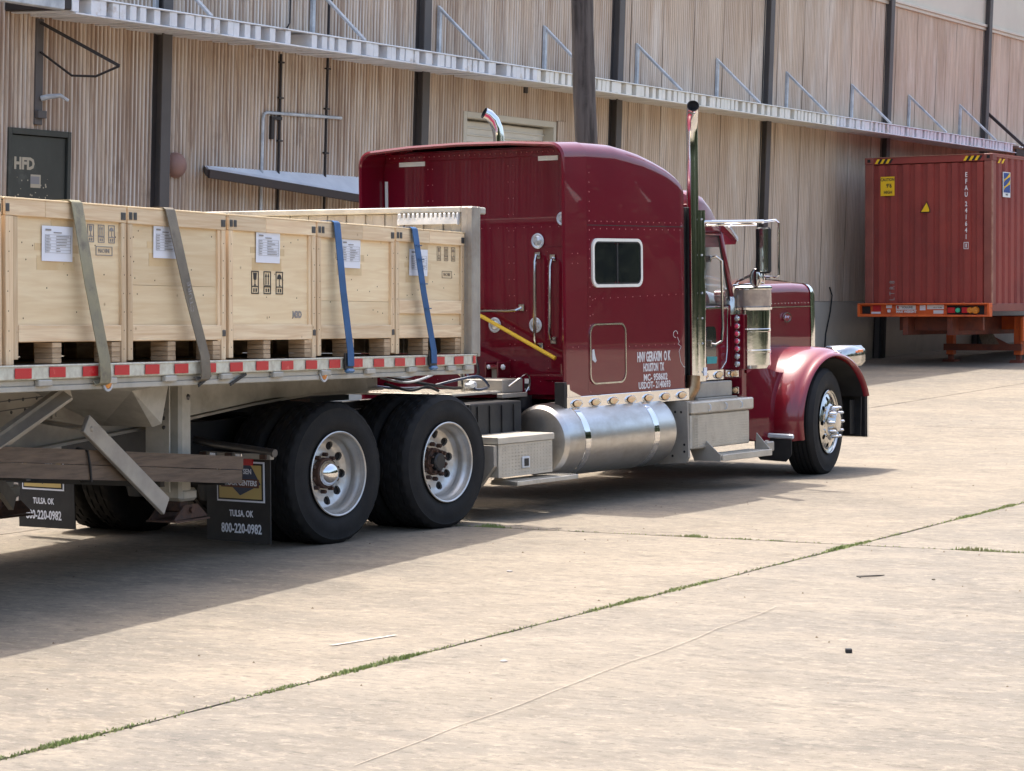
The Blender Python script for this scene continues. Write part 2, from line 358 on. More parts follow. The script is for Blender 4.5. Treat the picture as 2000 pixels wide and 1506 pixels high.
# --- corrugated siding: weathered tan with vertical rust streaks, hidden by distance along the wall
def siding():
    m = bpy.data.materials.new('corrugated_siding'); m.use_nodes = True; N = m.node_tree.nodes; L = m.node_tree.links
    p = N['Principled BSDF']; p.inputs['Roughness'].default_value = .62; p.inputs['Specular IOR Level'].default_value = .3
    g = N.new('ShaderNodeNewGeometry')
    def noise(sc, det, rg=.6):
        mp = N.new('ShaderNodeMapping'); mp.inputs['Scale'].default_value = sc; L.new(g.outputs['Position'], mp.inputs['Vector'])
        n = N.new('ShaderNodeTexNoise'); n.inputs['Scale'].default_value = 1; n.inputs['Detail'].default_value = det; n.inputs['Roughness'].default_value = rg
        L.new(mp.outputs[0], n.inputs['Vector']); return n.outputs['Fac']
    def mr(f, a, b, c=0, d=1):
        r = N.new('ShaderNodeMapRange'); r.inputs['From Min'].default_value = a; r.inputs['From Max'].default_value = b; r.inputs['To Min'].default_value = c; r.inputs['To Max'].default_value = d; L.new(f, r.inputs['Value']); return r.outputs[0]
    def mix(a, b, f):
        x = N.new('ShaderNodeMix'); x.data_type = 'RGBA'
        for k, v in (('A', a), ('B', b)):
            if isinstance(v, tuple): x.inputs[k].default_value = (*v, 1)
            else: L.new(v, x.inputs[k])
        L.new(f, x.inputs['Factor']); return x.outputs['Result']
    def mul(a, b):
        x = N.new('ShaderNodeMath'); x.operation = 'MULTIPLY'; x.use_clamp = True
        for i, v in enumerate((a, b)):
            if isinstance(v, (float, int)): x.inputs[i].default_value = v
            else: L.new(v, x.inputs[i])
        return x.outputs[0]
    sp = N.new('ShaderNodeSeparateXYZ'); L.new(g.outputs['Position'], sp.inputs[0])
    near = mr(sp.outputs['Y'], 31, 40, 1, .35)                       # the near (left) bays are the most weathered
    c = mix((.72, .58, .445), (.58, .445, .33), mr(noise((1.1, 1.1, .35), 5), .35, .65))
    c = mix(c, (.78, .68, .57), mr(noise((2.2, 2.2, .5), 6), .5, .72))
    streak = mul(mr(noise((17, 17, .25), 6, .7), .47, .62), near)
    c = mix(c, (.29, .185, .125), mul(streak, .85))
    c = mix(c, (.30, .20, .14), mul(mul(mr(noise((3.5, 3.5, .16), 6, .7), .48, .66), near), .75))
    fine = mul(mr(noise((40, 40, 1.6), 5, .75), .52, .7), near)
    c = mix(c, (.30, .20, .145), mul(fine, .6))
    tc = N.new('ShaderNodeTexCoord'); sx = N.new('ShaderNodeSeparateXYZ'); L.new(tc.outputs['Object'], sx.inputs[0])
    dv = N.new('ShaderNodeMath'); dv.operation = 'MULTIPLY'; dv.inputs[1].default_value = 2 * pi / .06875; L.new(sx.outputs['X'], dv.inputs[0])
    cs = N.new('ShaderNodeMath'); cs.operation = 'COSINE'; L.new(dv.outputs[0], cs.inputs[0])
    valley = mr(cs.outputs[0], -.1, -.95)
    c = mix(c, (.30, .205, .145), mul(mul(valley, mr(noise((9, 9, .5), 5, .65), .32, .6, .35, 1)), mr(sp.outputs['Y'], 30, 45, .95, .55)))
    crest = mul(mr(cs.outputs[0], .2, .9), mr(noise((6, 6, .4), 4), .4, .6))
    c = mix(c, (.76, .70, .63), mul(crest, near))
    blot = mul(mr(noise((1.3, 1.3, .8), 7, .7), .6, .74), near)
    c = mix(c, (.16, .11, .085), mul(blot, .55))
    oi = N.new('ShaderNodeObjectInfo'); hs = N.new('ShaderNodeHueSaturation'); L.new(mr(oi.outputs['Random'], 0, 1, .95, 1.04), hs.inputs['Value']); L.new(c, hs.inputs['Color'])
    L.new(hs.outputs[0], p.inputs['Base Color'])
    b = N.new('ShaderNodeBump'); b.inputs['Strength'].default_value = .35; b.inputs['Distance'].default_value = .01
    L.new(noise((30, 30, 1.2), 5), b.inputs['Height']); L.new(b.outputs[0], p.inputs['Normal'])
    M_['siding'] = m
siding()

# --- concrete of the yard
def concrete(name, warm=(.245, .203, .156), grey=(.190, .168, .142), dado=False):
    m = bpy.data.materials.new(name); m.use_nodes = True; N = m.node_tree.nodes; L = m.node_tree.links
    p = N['Principled BSDF']; p.inputs['Roughness'].default_value = .85; p.inputs['Specular IOR Level'].default_value = .25
    g = N.new('ShaderNodeNewGeometry'); oi = N.new('ShaderNodeObjectInfo')
    def noise(sc, det, rg=.6, rot=radians(-31.5), dist=0):
        mp = N.new('ShaderNodeMapping'); mp.vector_type = 'TEXTURE'; mp.inputs['Rotation'].default_value = (0, 0, rot); mp.inputs['Scale'].default_value = [1 / a for a in sc]
        L.new(g.outputs['Position'], mp.inputs['Vector'])
        n = N.new('ShaderNodeTexNoise'); n.inputs['Scale'].default_value = 1; n.inputs['Detail'].default_value = det; n.inputs['Roughness'].default_value = rg; n.inputs['Distortion'].default_value = dist
        L.new(mp.outputs[0], n.inputs['Vector']); return n.outputs['Fac']
    def mr(f, a, b, c=0, d=1):
        r = N.new('ShaderNodeMapRange'); r.inputs['From Min'].default_value = a; r.inputs['From Max'].default_value = b; r.inputs['To Min'].default_value = c; r.inputs['To Max'].default_value = d; L.new(f, r.inputs['Value']); return r.outputs[0]
    def mix(a, b, f):
        x = N.new('ShaderNodeMix'); x.data_type = 'RGBA'
        for k, v in (('A', a), ('B', b)):
            if isinstance(v, tuple): x.inputs[k].default_value = (*v, 1)
            else: L.new(v, x.inputs[k])
        L.new(f, x.inputs['Factor']); return x.outputs['Result']
    def sc_(t, k): return tuple(v * k for v in t)
    c = mix(warm, grey, mr(noise((.30, .22, 1), 5, .55), .36, .66))                       # broad tone
    c = mix(c, sc_(grey, .82), mr(noise((.16, .30, 1), 6, .6), .50, .68, 0, .75))              # grey traffic patches
    c = mix(c, sc_(warm, 1.22), mr(noise((.8, 1.4, 2), 8, .66, dist=.5), .46, .68, 0, .8))
    c = mix(c, sc_(warm, .74), mr(noise((1.5, 2.6, 2), 9, .72, dist=.6), .50, .68, 0, .65))
    c = mix(c, sc_(grey, .66), mr(noise((.6, 1.1, 2), 9, .74, dist=1.0), .56, .74, 0, .65))
    c = mix(c, sc_(warm, 1.36), mr(noise((3.5, 8, 9), 8, .8), .52, .66, 0, .7))
    c = mix(c, sc_(grey, .60), mr(noise((4, 10, 11), 8, .8), .52, .66, 0, .7))
    c = mix(c, sc_(warm, 1.6), mr(noise((11, 17, 45), 6, .8), .53, .66, 0, .6))
    c = mix(c, sc_(grey, .45), mr(noise((12, 19, 60), 6, .8), .53, .66, 0, .6))
    hs = N.new('ShaderNodeHueSaturation'); L.new(mr(oi.outputs['Random'], 0, 1, .97, 1.03), hs.inputs['Value']); L.new(c, hs.inputs['Color'])
    L.new(hs.outputs[0], p.inputs['Base Color'])
    b = N.new('ShaderNodeBump'); b.inputs['Strength'].default_value = .8; b.inputs['Distance'].default_value = .008
    L.new(noise((45, 60, 60), 7, .8), b.inputs['Height']); L.new(b.outputs[0], p.inputs['Normal'])
    M_[name] = m
concrete('yard_concrete', (.240, .203, .154), (.190, .168, .138))
concrete('yard_concrete_worn', (.222, .191, .149), (.165, .150, .128))

M_['wall_concrete'] = mat('wall_concrete', (.56, .51, .43), .8, c2=(.48, .44, .375), scale=1.2, world_co=True, detail=8, dirt=(.36, .33, .28), dscale=1.6, dlo=.56, dhi=.8, bump=.2, bscale=30)
P = M_

# ================================================================== YARD
def zg(y): return 0.0 if y < 25 else 0.0133 * (min(y, 75) - 25)
JO = Vector((2.36, 17.007)); JU = Vector((cos(radians(59.45)), sin(radians(59.45)))); JV = Vector((JU.y, -JU.x))
def yard(a, b, dz=0.0):
    p = JO + JU * a + JV * b; return (p.x, p.y, zg(p.y) + dz)
bm = MB()
ys = [-400, -100, 0, 12, 25, 30, 40, 50, 60, 75, 200, 600]
bm.grid(lambda u, v: (-450 + 900 * u, ys[round(v * 11)], zg(ys[round(v * 11)]) - .035), 12, 11)
ground = bm.build('ground', P['soil'], smooth=False, kind='structure')
yard_e = bpy.data.objects.new('concrete_yard', None); COL.objects.link(yard_e); yard_e['kind'] = 'structure'
rnd = random.Random(3)
SL, SW = 12.0, 6.0
for i in range(-3, 7):
    for j in range(-3, 4):
        a0, a1, b0, b1 = i * SL + .011, (i + 1) * SL - .011, j * SW + .011, (j + 1) * SW - .011
        near = i in (-2, -1, 0, 1) and j in (-1, 0, 1)
        nu, nv = (72, 36) if near else (24, 8)
        def f(u, v):
            ja = rnd.uniform(-.006, .006) if v in (0, 1) else 0; jb = rnd.uniform(-.006, .006) if u in (0, 1) else 0
            dz = -.006 if (u in (0, 1) or v in (0, 1)) else 0
            return yard(a0 + (a1 - a0) * u + jb, b0 + (b1 - b0) * v + ja, dz)
        bm = MB(); bm.grid(f, nu, nv)
        # skirt
        n1 = nv + 1
        def rim(k): v = bm.v[k]; return (v[0], v[1], v[2] - .04)
        edge = [k * n1 for k in range(nu + 1)] + [nu * n1 + k for k in range(1, n1)] + [k * n1 + nv for k in range(nu - 1, -1, -1)] + [k for k in range(nv - 1, 0, -1)]
        o = len(bm.v); bm.v += [rim(k) for k in edge]; E_ = len(edge)
        for k in range(E_): bm.f.append([edge[k], o + k, o + (k + 1) % E_, edge[(k + 1) % E_]]); bm.m.append(0)
        if bm.f: 
            a_, b_, c_ = [Vector(bm.v[t]) for t in bm.f[0][:3]]
            if (b_ - a_).cross(c_ - a_).z < 0: bm.f = [q[::-1] for q in bm.f]
        bm.build('slab', P['yard_concrete_worn' if j == 0 else 'yard_concrete'], yard_e, smooth=True, ang=40)

# grass and moss in the joints
def vnoise(t, s=0):
    return .5 + .25 * sin(t * 1.7 + s) + .15 * sin(t * 4.3 + 1.3 * s) + .1 * sin(t * 9.7 + 2.1 * s + 1)
bm = MB(); rnd = random.Random(11)
def tuft(a, b, n, hh, spread):
    for _ in range(n):
        aa, bb = a + rnd.gauss(0, spread), b + rnd.gauss(0, .014 + spread * .12)
        x, y, z = yard(aa, bb, -.005); h = hh * rnd.uniform(.4, 1.2); w = rnd.uniform(.003, .007); t = rnd.uniform(0, pi)
        dx, dy = cos(t) * w, sin(t) * w; lx, ly = rnd.uniform(-.7, .7) * h, rnd.uniform(-.7, .7) * h
        bm.add([(x - dx, y - dy, z), (x + dx, y + dy, z), (x + lx, y + ly, z + h)], [[0, 1, 2]])
for t in range(2300):
    a = -13 + t * .0105
    d = vnoise(a * 1.3, 2.0) - .47 + (.12 if a < -6 else 0)
    if d > 0: tuft(a, 0, int(2 + d * 20), .007 + .028 * d, .012)
    else:
        if rnd.random() < .35: tuft(a, 0, 2, .012, .01)
for t in range(700):
    b = -5.5 + t * .012
    d = vnoise(b * 1.9, 5.0) - .62
    n, hh = (int(1 + d * 26), .01 + .06 * d) if d > 0 else (1, .012)
    if rnd.random() < (.9 if d > 0 else .3):
        for _ in range(n):
            x, y, z = yard(rnd.gauss(0, .012), b + rnd.gauss(0, .02), -.005); h = hh * rnd.uniform(.4, 1.2); w = .004; lx, ly = rnd.uniform(-.6, .6) * h, rnd.uniform(-.6, .6) * h
            bm.add([(x - w, y, z), (x + w, y, z), (x + lx, y + ly, z + h)], [[0, 1, 2]])
bm.build('joint_grass', P['grass_blade'], smooth=False, kind='stuff', label='short green grass and moss growing in the concrete joints', cat='grass')

# painted remnants and scratches on the concrete (flush sheets 4 mm up)
M_['old_paint'] = mat('old_paint', (.38, .35, .31), .8, c2=(.24, .20, .16), scale=30, lo=.45, hi=.6, world_co=True)
M_['scrape_mark'] = mat('scrape_mark', (.34, .29, .23), .85, c2=(.25, .20, .15), scale=9, world_co=True, lo=.42, hi=.6)
def strip(pts, w, mt, name, label):
    bm = MB()
    for k in range(len(pts) - 1):
        a = Vector(pts[k]); b = Vector(pts[k + 1]); d = (b - a).normalized(); n = Vector((-d.y, d.x)) * w / 2
        q = [(a - n), (b - n), (b + n), (a + n)]
        bm.add([(v.x, v.y, .004 + .0003 * k) for v in q], [[0, 1, 2, 3]])
    o = bm.build(name, P[mt], smooth=False, label=label, cat='marking'); return o
strip([(-.935, 12.48), (-.62, 12.83)], .035, 'old_paint', 'paint_mark', 'short white painted line fragment just above the grassy joint')
rn = random.Random(5)
def crackline(a, b, n, am): return [tuple(Vector(a).lerp(Vector(b), k / n) + Vector((rn.uniform(-am, am), rn.uniform(-am, am)))) for k in range(n + 1)]
strip(crackline((-.62, 9.35), (1.47, 13.75), 16, .012), .0045, 'scrape_mark', 'scrape_line', 'long pale scrape line across the near concrete slab')
strip(crackline((.2, 18.2), (1.7, 17.9), 8, .02), .006, 'scrape_mark', 'scrape_line', 'faint pale scrape line on the slab beside the truck shadow')

# small litter
def pebble(x, y, r, mt, name, label, cat, sz=(1, 1, .6)):
    bm = MB(); rr = random.Random(int(x * 1000 + y * 77))
    bm.lathe([(.001, -r * .5), (r * .8, -r * .45), (r, 0), (r * .7, r * .4), (.001, r * .5)], 'Z', 8)
    bm.v = [(v[0] * sz[0] * rr.uniform(.85, 1.15), v[1] * sz[1] * rr.uniform(.85, 1.15), v[2] * sz[2] + r * .25) for v in bm.v]
    return bm.build(name, P[mt], smooth=True, loc=(x, y, zg(y)), label=label, cat=cat)
bm = MB(); bm.box(-.016, .016, -.016, .016, 0, .022, .003); bm.build('rubber_block', P['black_rubber'], loc=(1.64, 12.07, 0), label='small black rubber block lying on the near slab', cat='debris')
bm = MB(); bm.tube([(0, 0, .005), (.13, .03, .006), (.16, .04, .01), (-.02, -.015, .012), (.0, -.05, .006)], .0025, 6); bm.build('wire_scrap', P['black_frame'], loc=(2.12, 15.1, 0), label='bent dark wire scrap lying on the right hand slab', cat='debris')
pebble(-.055, 11.9, .018, 'ink_grey', 'pebble', 'grey pebble below the grassy joint, lowest in the picture', 'pebble')
pebble(2.55, 14.95, .014, 'soil', 'pebble', 'brown pebble to the right of the bent wire', 'pebble')
pebble(-.03, 15.6, .02, 'ink_grey', 'pebble', 'dark pebble in the shadow edge in front of the drive wheels', 'pebble')
rn = random.Random(21); bm = MB()
for k in range(420):
    x = rn.uniform(-4, 8); y = rn.uniform(10, 34); r = rn.uniform(.003, .009)
    bm.add([(x + r * cos(t) * rn.uniform(.7, 1.2), y + r * sin(t) * rn.uniform(.7, 1.2), zg(y)) for t in (0, 1.6, 3.1, 4.7)] + [(x, y, zg(y) + r)], [[0, 1, 4], [1, 2, 4], [2, 3, 4], [3, 0, 4]])
bm.build('yard_grit', P['old_timber'], smooth=False, kind='stuff', label='scattered grit and crumbs on the concrete yard', cat='grit')

# ================================================================== WAREHOUSE
WF = frame(59.844, 6.717, 46.9, .3, -.0089, .0411)
wh = thing('warehouse', 'long corrugated metal warehouse with rusty tan siding, dark columns and a bracketed canopy', 'warehouse', WF)
core = MB(); core.box(-36, 16, .26, 22, -.8, 7.6); core.build('core_wall', P['wall_concrete'], wh, smooth=False)
bm = MB()
for k in range(-7, 3):                                   # concrete dado, one panel per bay
    x0 = .36 + 5.5 * k; b2 = MB(); b2.box(x0 + .012, x0 + 5.488, -.03, .26, -.9, 1.088, .006); b2.build('base_panel', P['wall_concrete'], wh)
COLX = [.36 + 5.5 * k for k in range(-6, 3)]
OPEN = [(-24.12, -23.12, 3.0), (-14.94, -12.34, 3.745)]
edges = set()
x = .36 - 5.5 * 6.5
while x < 14.2: edges.add(round(x, 3)); x += .55
for a, b, _ in OPEN: edges.add(a); edges.add(b)
edges = sorted(e for e in edges if e in [q for o_ in OPEN for q in o_[:2]] or all(abs(e - q) > .08 for o_ in OPEN for q in o_[:2])); PC = .06875
cache = {}
rs = random.Random(4)
for k in range(len(edges) - 1):
    a, b = edges[k], edges[k + 1]; w = round(b - a, 3)
    if w < .02: continue
    z0 = 1.095
    for oa, ob, oz in OPEN:
        if a > oa - .01 and b < ob + .01: z0 = oz
    ph = (a + 100 * PC) % PC; key = (w, z0, k % 4, a > -11, round(ph, 3))
    if key not in cache:
        n = max(6, int(round(w / PC * 8))); bm = MB(); s_ = rs.uniform(0, 6); wob = .0035
        rows = 14
        def f(u, v):
            xx = u * (w - (.017 if a > -11 else .0005)); zz = z0 + (6.715 - z0) * v
            jit = wob * sin(zz * 2.3 + s_ + xx * 9) * (1 + .5 * sin(zz * 7 + xx * 31))
            return (xx + ph + jit * (0 < u < 1), -.026 * (.5 + .5 * cos(2 * pi * (xx + ph) / PC)) ** .7 - (.009 if a > -11 else .0015) * ((k % 2)) + .6 * jit, zz)
        bm.grid(f, n, rows)
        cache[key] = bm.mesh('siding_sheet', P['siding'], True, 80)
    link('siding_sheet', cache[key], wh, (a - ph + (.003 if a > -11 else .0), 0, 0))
# cream upper wall with its two-step flashing
for k in range(-7, 3):
    x0 = .36 + 5.5 * k; b2 = MB(); b2.box(x0 + .01, x0 + 5.49, -.045, .26, 6.84, 8.05, .006); b2.build('upper_panel', P['cream_wall'], wh)
b2 = MB(); b2.box(-36, 16, -.07, .0, 6.72, 6.78, .006); b2.box(-36, 16, -.10, .0, 6.783, 6.838, .006); b2.build('flashing', P['cream_wall'], wh)
b2 = MB(); b2.box(-36, 16, -.08, 22, 8.05, 8.15, .01); b2.build('roof', P['cream_wall'], wh)
# H-section columns
bm = MB(); bm.box(-.085, .085, -.165, -.150, -.9, 8.0); bm.box(-.085, .085, -.03, -.018, -.9, 8.0); bm.box(-.006, .006, -.15, -.03, -.9, 8.0); bm.box(-.085, -.077, -.15, -.145, -.9, 8.0)
cm = bm.mesh('column', P['column_paint'], False)
for x in COLX: link('column', cm, wh, (x, 0, 0))
bm = MB(); bm.prism([(-.13, -.9), (.13, -.9), (.12, .95), (-.12, .98)], 1, -.21, -.167); bm.box(-.02, .02, -.225, -.209, -.7, .85)
bm.box(-.10, -.07, -.222, -.209, -.7, .9); g = bm.mesh('column_guard', P['black_rubber'], False)
for x in COLX[1:]: link('column_guard', g, wh, (x, 0, 0))

# canopy: ribs seen end on, rails, deck sheet, wall brackets
cn = bpy.data.objects.new('canopy', None); COL.objects.link(cn); cn.parent = wh
bm = MB(); bm.box(0, .106, -.86, -.03, 4.185, 4.338, .004); rib1 = bm.mesh('deck_rib', P['canopy_panel'], True)
rib2 = MB().box(0, .106, -.86, -.03, 4.185, 4.338, .004).mesh('deck_rib', P['canopy_cream'], True)
x = -24.05; rs = random.Random(8); k = 0
while x < 5.55:
    me = rib2 if (-14.4 < x < -3.9) else rib1
    o = link('deck_rib', me, cn, (x, rs.uniform(-.004, .004), rs.uniform(-.003, .003)), rot=(0, rs.uniform(-.02, .02), 0))
    if x < -15 and rs.random() < .12: bpy.data.objects.remove(o)
    x += .149
for (a, b, mt) in ((-24.07, -14.4, 'canopy_panel'), (-14.395, -3.9, 'canopy_cream'), (-3.895, 5.7, 'canopy_panel')):
    bm = MB(); bm.box(a, b, -.875, -.78, 4.165, 4.182, .003); bm.box(a, b, -.875, -.8, 4.341, 4.354, .003); bm.build('edge_rail', P[mt], cn)
bm = MB(); bm.box(-24.07, 5.7, -.85, -.03, 4.356, 4.362); bm.build('deck_sheet', P['galvanised'], cn, smooth=False)
bm = MB(); bm.box(-25.4, -24.22, -.86, -.74, 4.19, 4.31, .01); bm.box(-25.4, -24.22, -.88, -.74, 4.315, 4.33, .004); bm.build('gutter', P['galvanised'], cn)
bm = MB(); bm.box(-24.21, -24.08, -.85, -.03, 4.2, 4.33, .01); bm.build('gutter_end', P['conduit_dark'], cn)
bm = MB(); bm.box(-.03, .03, -.05, -.03, 4.362, 5.1, .003); bm.box(-.03, .03, -.075, -.05, 4.362, 5.08, .002)
bm.bar((0, -.05, 5.08), (0, -.84, 4.37), .05, .02, bev=.003); bm.bar((.0, -.056, 5.06), (0, -.83, 4.372), .012, .045); br = bm.mesh('bracket', P['galvanised'], True)
bx = [-24.6 + .02, -21.73, -18.64, -15.68, -12.8, -9.9, -7.03, -4.21, -1.25, 1.65, 4.52]
for x in bx: link('bracket', br, cn, (x, 0, 0))
bm = MB(); bm.bar((6.2, -.05, 5.02), (6.2, -.9, 4.3), .07, .06, bev=.004); bm.box(6.15, 6.25, -.06, -.03, 4.9, 5.12); bm.build('dark_brace', P['awning_fascia'], cn, label='dark brown brace at the far end of the canopy')
bm = MB(); bm.box(5.75, 14, -.86, -.82, 4.12, 4.26, .004); bm.build('end_fascia', P['awning_fascia'], cn)
bm = MB()
bm.grid(lambda u, v: (5.75 + 8.2 * u, -.9 + .87 * v, 4.30 + .12 * v + .012 * cos(u * 8.2 / .08 * pi)), 210, 1); bm.build('end_roof_sheet', P['awning_top'], cn)

# green steel door lettered HFD
dr = bpy.data.objects.new('door', None); COL.objects.link(dr); dr.parent = wh
bm = MB(); bm.box(-24.12, -24.065, -.045, .1, .98, 3.0, .004); bm.box(-23.175, -23.12, -.045, .1, .98, 3.0, .004); bm.box(-24.064, -23.176, -.045, .1, 2.935, 3.0, .004); bm.build('door_frame', P['door_green'], dr)
bm = MB(); bm.box(-24.06, -23.18, -.015, .05, .98, 2.93, .006); bm.build('door_leaf', P['door_green'], dr)
text('lettering', 'HFD', .17, P['peeled_tan'], dr, face_ny(-23.845, -.018, 2.625), sx=.98, bold=.008)
rs = random.Random(2); bm = MB()
bm.box(-23.74, -23.58, -.0175, -.016, 2.38, 2.52)
for k in range(34):
    x_, z_ = -24.0 + rs.random() * .55, 2.15 + rs.random() ** 1.4 * .35; s_ = rs.uniform(.006, .022)
    bm.box(x_, x_ + s_, -.0172, -.016, z_, z_ + s_ * rs.uniform(.5, 1.4))
bm.build('paint_scraps', P['peeled_tan'], dr, smooth=False, kind='stuff')
bm = MB(); bm.box(-23.745, -23.6, -.019, -.0175, 2.42, 2.50); bm.build('sticker', P['ink_grey'], dr, smooth=False)
# roll-up door in its recess
rd = bpy.data.objects.new('rollup_door', None); COL.objects.link(rd); rd.parent = wh
sl = MB(); sl.box(-14.84, -12.43, .14, .17, 0, .295, .012); sl.box(-14.84, -12.43, .120, .14, .09, .115, .006); sl.box(-14.84, -12.43, .120, .14, .19, .215, .006)
sm = sl.mesh('door_section', P['cream_door'])
for k in range(8): link('door_section', sm, rd, (0, 0, 1.10 + k * .32))
bm = MB(); bm.box(-14.94, -14.85, -.03, .25, 1.09, 3.745, .006); bm.box(-12.42, -12.34, -.03, .25, 1.09, 3.745, .006); bm.box(-14.849, -12.421, -.03, .25, 3.66, 3.745, .006); bm.build('door_frame', P['cream_wall'], rd)
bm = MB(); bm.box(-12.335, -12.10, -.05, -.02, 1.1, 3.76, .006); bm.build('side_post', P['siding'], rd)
# vent, alarm bell, wall lamp bracket, conduits
bm = MB(); bm.box(-13.34, -13.24, -.05, -.018, 4.1, 4.24, .004); bm.build('vent', P['conduit_dark'], wh)
bm = MB(); bm.lathe([(.001, -.14), (.05, -.136), (.10, -.118), (.135, -.08), (.148, -.04), (.15, -.02)], 'Y', 24, o=(-21.28, 0, 2.725)); bm.dome((-21.24, -.136, 2.68), .008, (0, -1, 0)); bm.build('alarm_bell', P['bell_paint'], wh, label='round brownish pink alarm bell')
bm = MB(); bm.box(-23.72, -23.60, -.045, -.02, 3.05, 4.17, .004); bm.build('mount_bar', P['column_paint'], wh)
bm = MB(); bm.bar((-23.66, -.05, 4.13), (-23.2, -.75, 3.70), .035, .035); bm.tube([(-23.66, -.05, 3.82), (-23.5, -.35, 3.58), (-23.35, -.55, 3.58), (-23.2, -.75, 3.70)], .014, 6); bm.build('arm_bracket', P['conduit_dark'], wh)
bm = MB(); bm.tube([(-23.63, -.05, 3.33), (-23.6, -.12, 3.35), (-23.5, -.2, 3.37), (-23.42, -.24, 3.32)], [.03, .03, .022, .018], 8); bm.build('wall_spout', P['galvanised'], wh)
bm = MB(); bm.box(-23.72, -23.58, -.09, -.02, 3.12, 3.2, .004); bm.build('bar_foot', P['column_paint'], wh)
bm = MB(); bm.tube([(-19.62, -.045, 1.1), (-19.62, -.045, 3.36), (-19.6, -.045, 3.415), (-19.54, -.045, 3.435), (-17.95, -.045, 3.465)], .02, 8); bm.build('conduit', P['galvanised'], wh)
bm = MB(); bm.tube([(-19.27, -.04, 1.1), (-19.27, -.04, 4.16)], .018, 6); bm.tube([(-19.27, -.04, 4.36), (-19.12, -.05, 4.55), (-19.1, -.04, 5.4)], .012, 6)
for z in (3.1, 3.62, 4.05): bm.box(-19.31, -19.22, -.06, -.02, z, z + .02)
bm.build('conduit', P['conduit_dark'], wh)
bm = MB(); bm.tube([(-18.27, -.04, 1.1), (-18.27, -.04, 6.7)], .018, 6)
for z in (3.0, 3.55, 4.05, 4.9): bm.box(-18.31, -18.22, -.06, -.02, z, z + .02)
bm.build('conduit', P['conduit_dark'], wh)
bm = MB(); bm.box(-19.46, -19.4, -.06, -.02, 3.12, 3.38); bm.box(-19.46, -19.24, -.06, -.02, 3.36, 3.40); bm.build('junction_bracket', P['conduit_dark'], wh)
bm = MB(); bm.tube([(-2.0, -.06, 1.35), (-1.9, -.07, 1.2), (-1.93, -.06, .9), (-2.08, -.05, .5), (-2.1, -.05, .25)], .013, 6); bm.build('cable', P['black_rubber'], wh)
# low awning sloping away from the wall
bm = MB(); A, B, Cc, D = (-20.72, -.02, 2.745), (-15.4, -.02, 2.74), (-15.4, -.42, 2.34), (-21.1, -.36, 2.685)
bm.quad(A, D, Cc, B); bm.build('awning_roof', P['awning_top'], wh, smooth=False)
bm = MB(); bm.bar((-21.1, -.375, 2.640), (-15.4, -.435, 2.295), .03, .10, bev=.004); bm.bar((-20.72, -.03, 2.70), (-21.1, -.36, 2.645), .03, .08); bm.build('awning_fascia', P['awning_fascia'], wh)

# ================================================================== UTILITY POLE
def pole():
    bm = MB(); n = 20; rows = 60; rr = random.Random(6); ph = [rr.uniform(0, 6) for _ in range(n)]
    vs = []
    for j in range(rows + 1):
        z = -.3 + 10.3 * j / rows
        cxx = -.010 * z + .02 * sin(z * .9)
        for i in range(n):
            t = 2 * pi * i / n; r = .148 - .003 * z + .006 * sin(3 * t + ph[i % 5]) + .005 * sin(z * 3 + ph[i]) + rr.uniform(-.003, .003)
            vs.append((cxx + r * cos(t), r * sin(t), z))
    fs = [[j * n + i, j * n + (i + 1) % n, (j + 1) * n + (i + 1) % n, (j + 1) * n + i] for j in range(rows) for i in range(n)]
    bm.add(vs, fs + [list(range(rows * n, rows * n + n))]); return bm
po = thing('utility_pole', 'dark weathered wooden utility pole standing between the truck and the warehouse', 'pole', Matrix.Translation((.97, 30, zg(30))))
pole().build('pole_shaft', P['pole_wood'], po, ang=60)

# ================================================================== TREES across the yard (out of frame, mirrored in the chrome and paint)
rs = random.Random(12); bm = MB()
for k in range(46):
    if k < 26: cx, cy = rs.uniform(38, 52), -30 + k * 5.0 + rs.uniform(-1, 1)
    else: cx, cy = -40 + (k - 26) * 4.3, rs.uniform(-38, -30)
    H = rs.uniform(7, 12); bm.tube([(cx, cy, 0), (cx + .3, cy, H * .4), (cx, cy + .3, H * .7)], [.25, .18, .08], 6)
    for q in range(7):                                    # dense inner foliage masses
        t = rs.uniform(0, 2 * pi); ro = 0 if q == 0 else rs.uniform(.8, 1.9); zc = H * rs.uniform(.35, .75); rr_ = rs.uniform(1.3, 2.3)
        n_ = 10; vs = []
        for i in range(7):
            for k2 in range(n_):
                la = -pi / 2 + pi * i / 6; lo_ = 2 * pi * k2 / n_; g_ = rr_ * rs.uniform(.82, 1.12)
                vs.append((cx + ro * cos(t) + g_ * cos(la) * cos(lo_), cy + ro * sin(t) + g_ * cos(la) * sin(lo_), zc + g_ * sin(la) * 1.25))
        bm.add(vs, [[i * n_ + k2, i * n_ + (k2 + 1) % n_, (i + 1) * n_ + (k2 + 1) % n_, (i + 1) * n_ + k2] for i in range(6) for k2 in range(n_)])
    for _ in range(900):
        a = rs.uniform(0, 2 * pi); q = rs.random() ** .5; zz = rs.random()
        R_ = 3.4 * math.sqrt(max(.05, 1 - (zz * 1.6 - .75) ** 2)) * q
        x_, y_, z_ = cx + R_ * cos(a), cy + R_ * sin(a), H * (.18 + .82 * zz); s_ = rs.uniform(.10, .26)
        d1 = Vector((rs.gauss(0, 1), rs.gauss(0, 1), rs.gauss(0, .6))).normalized() * s_; d2 = d1.orthogonal().normalized() * s_ * .7; c0 = Vector((x_, y_, z_))
        bm.quad(tuple(c0 - d1), tuple(c0 + d2), tuple(c0 + d1), tuple(c0 - d2))
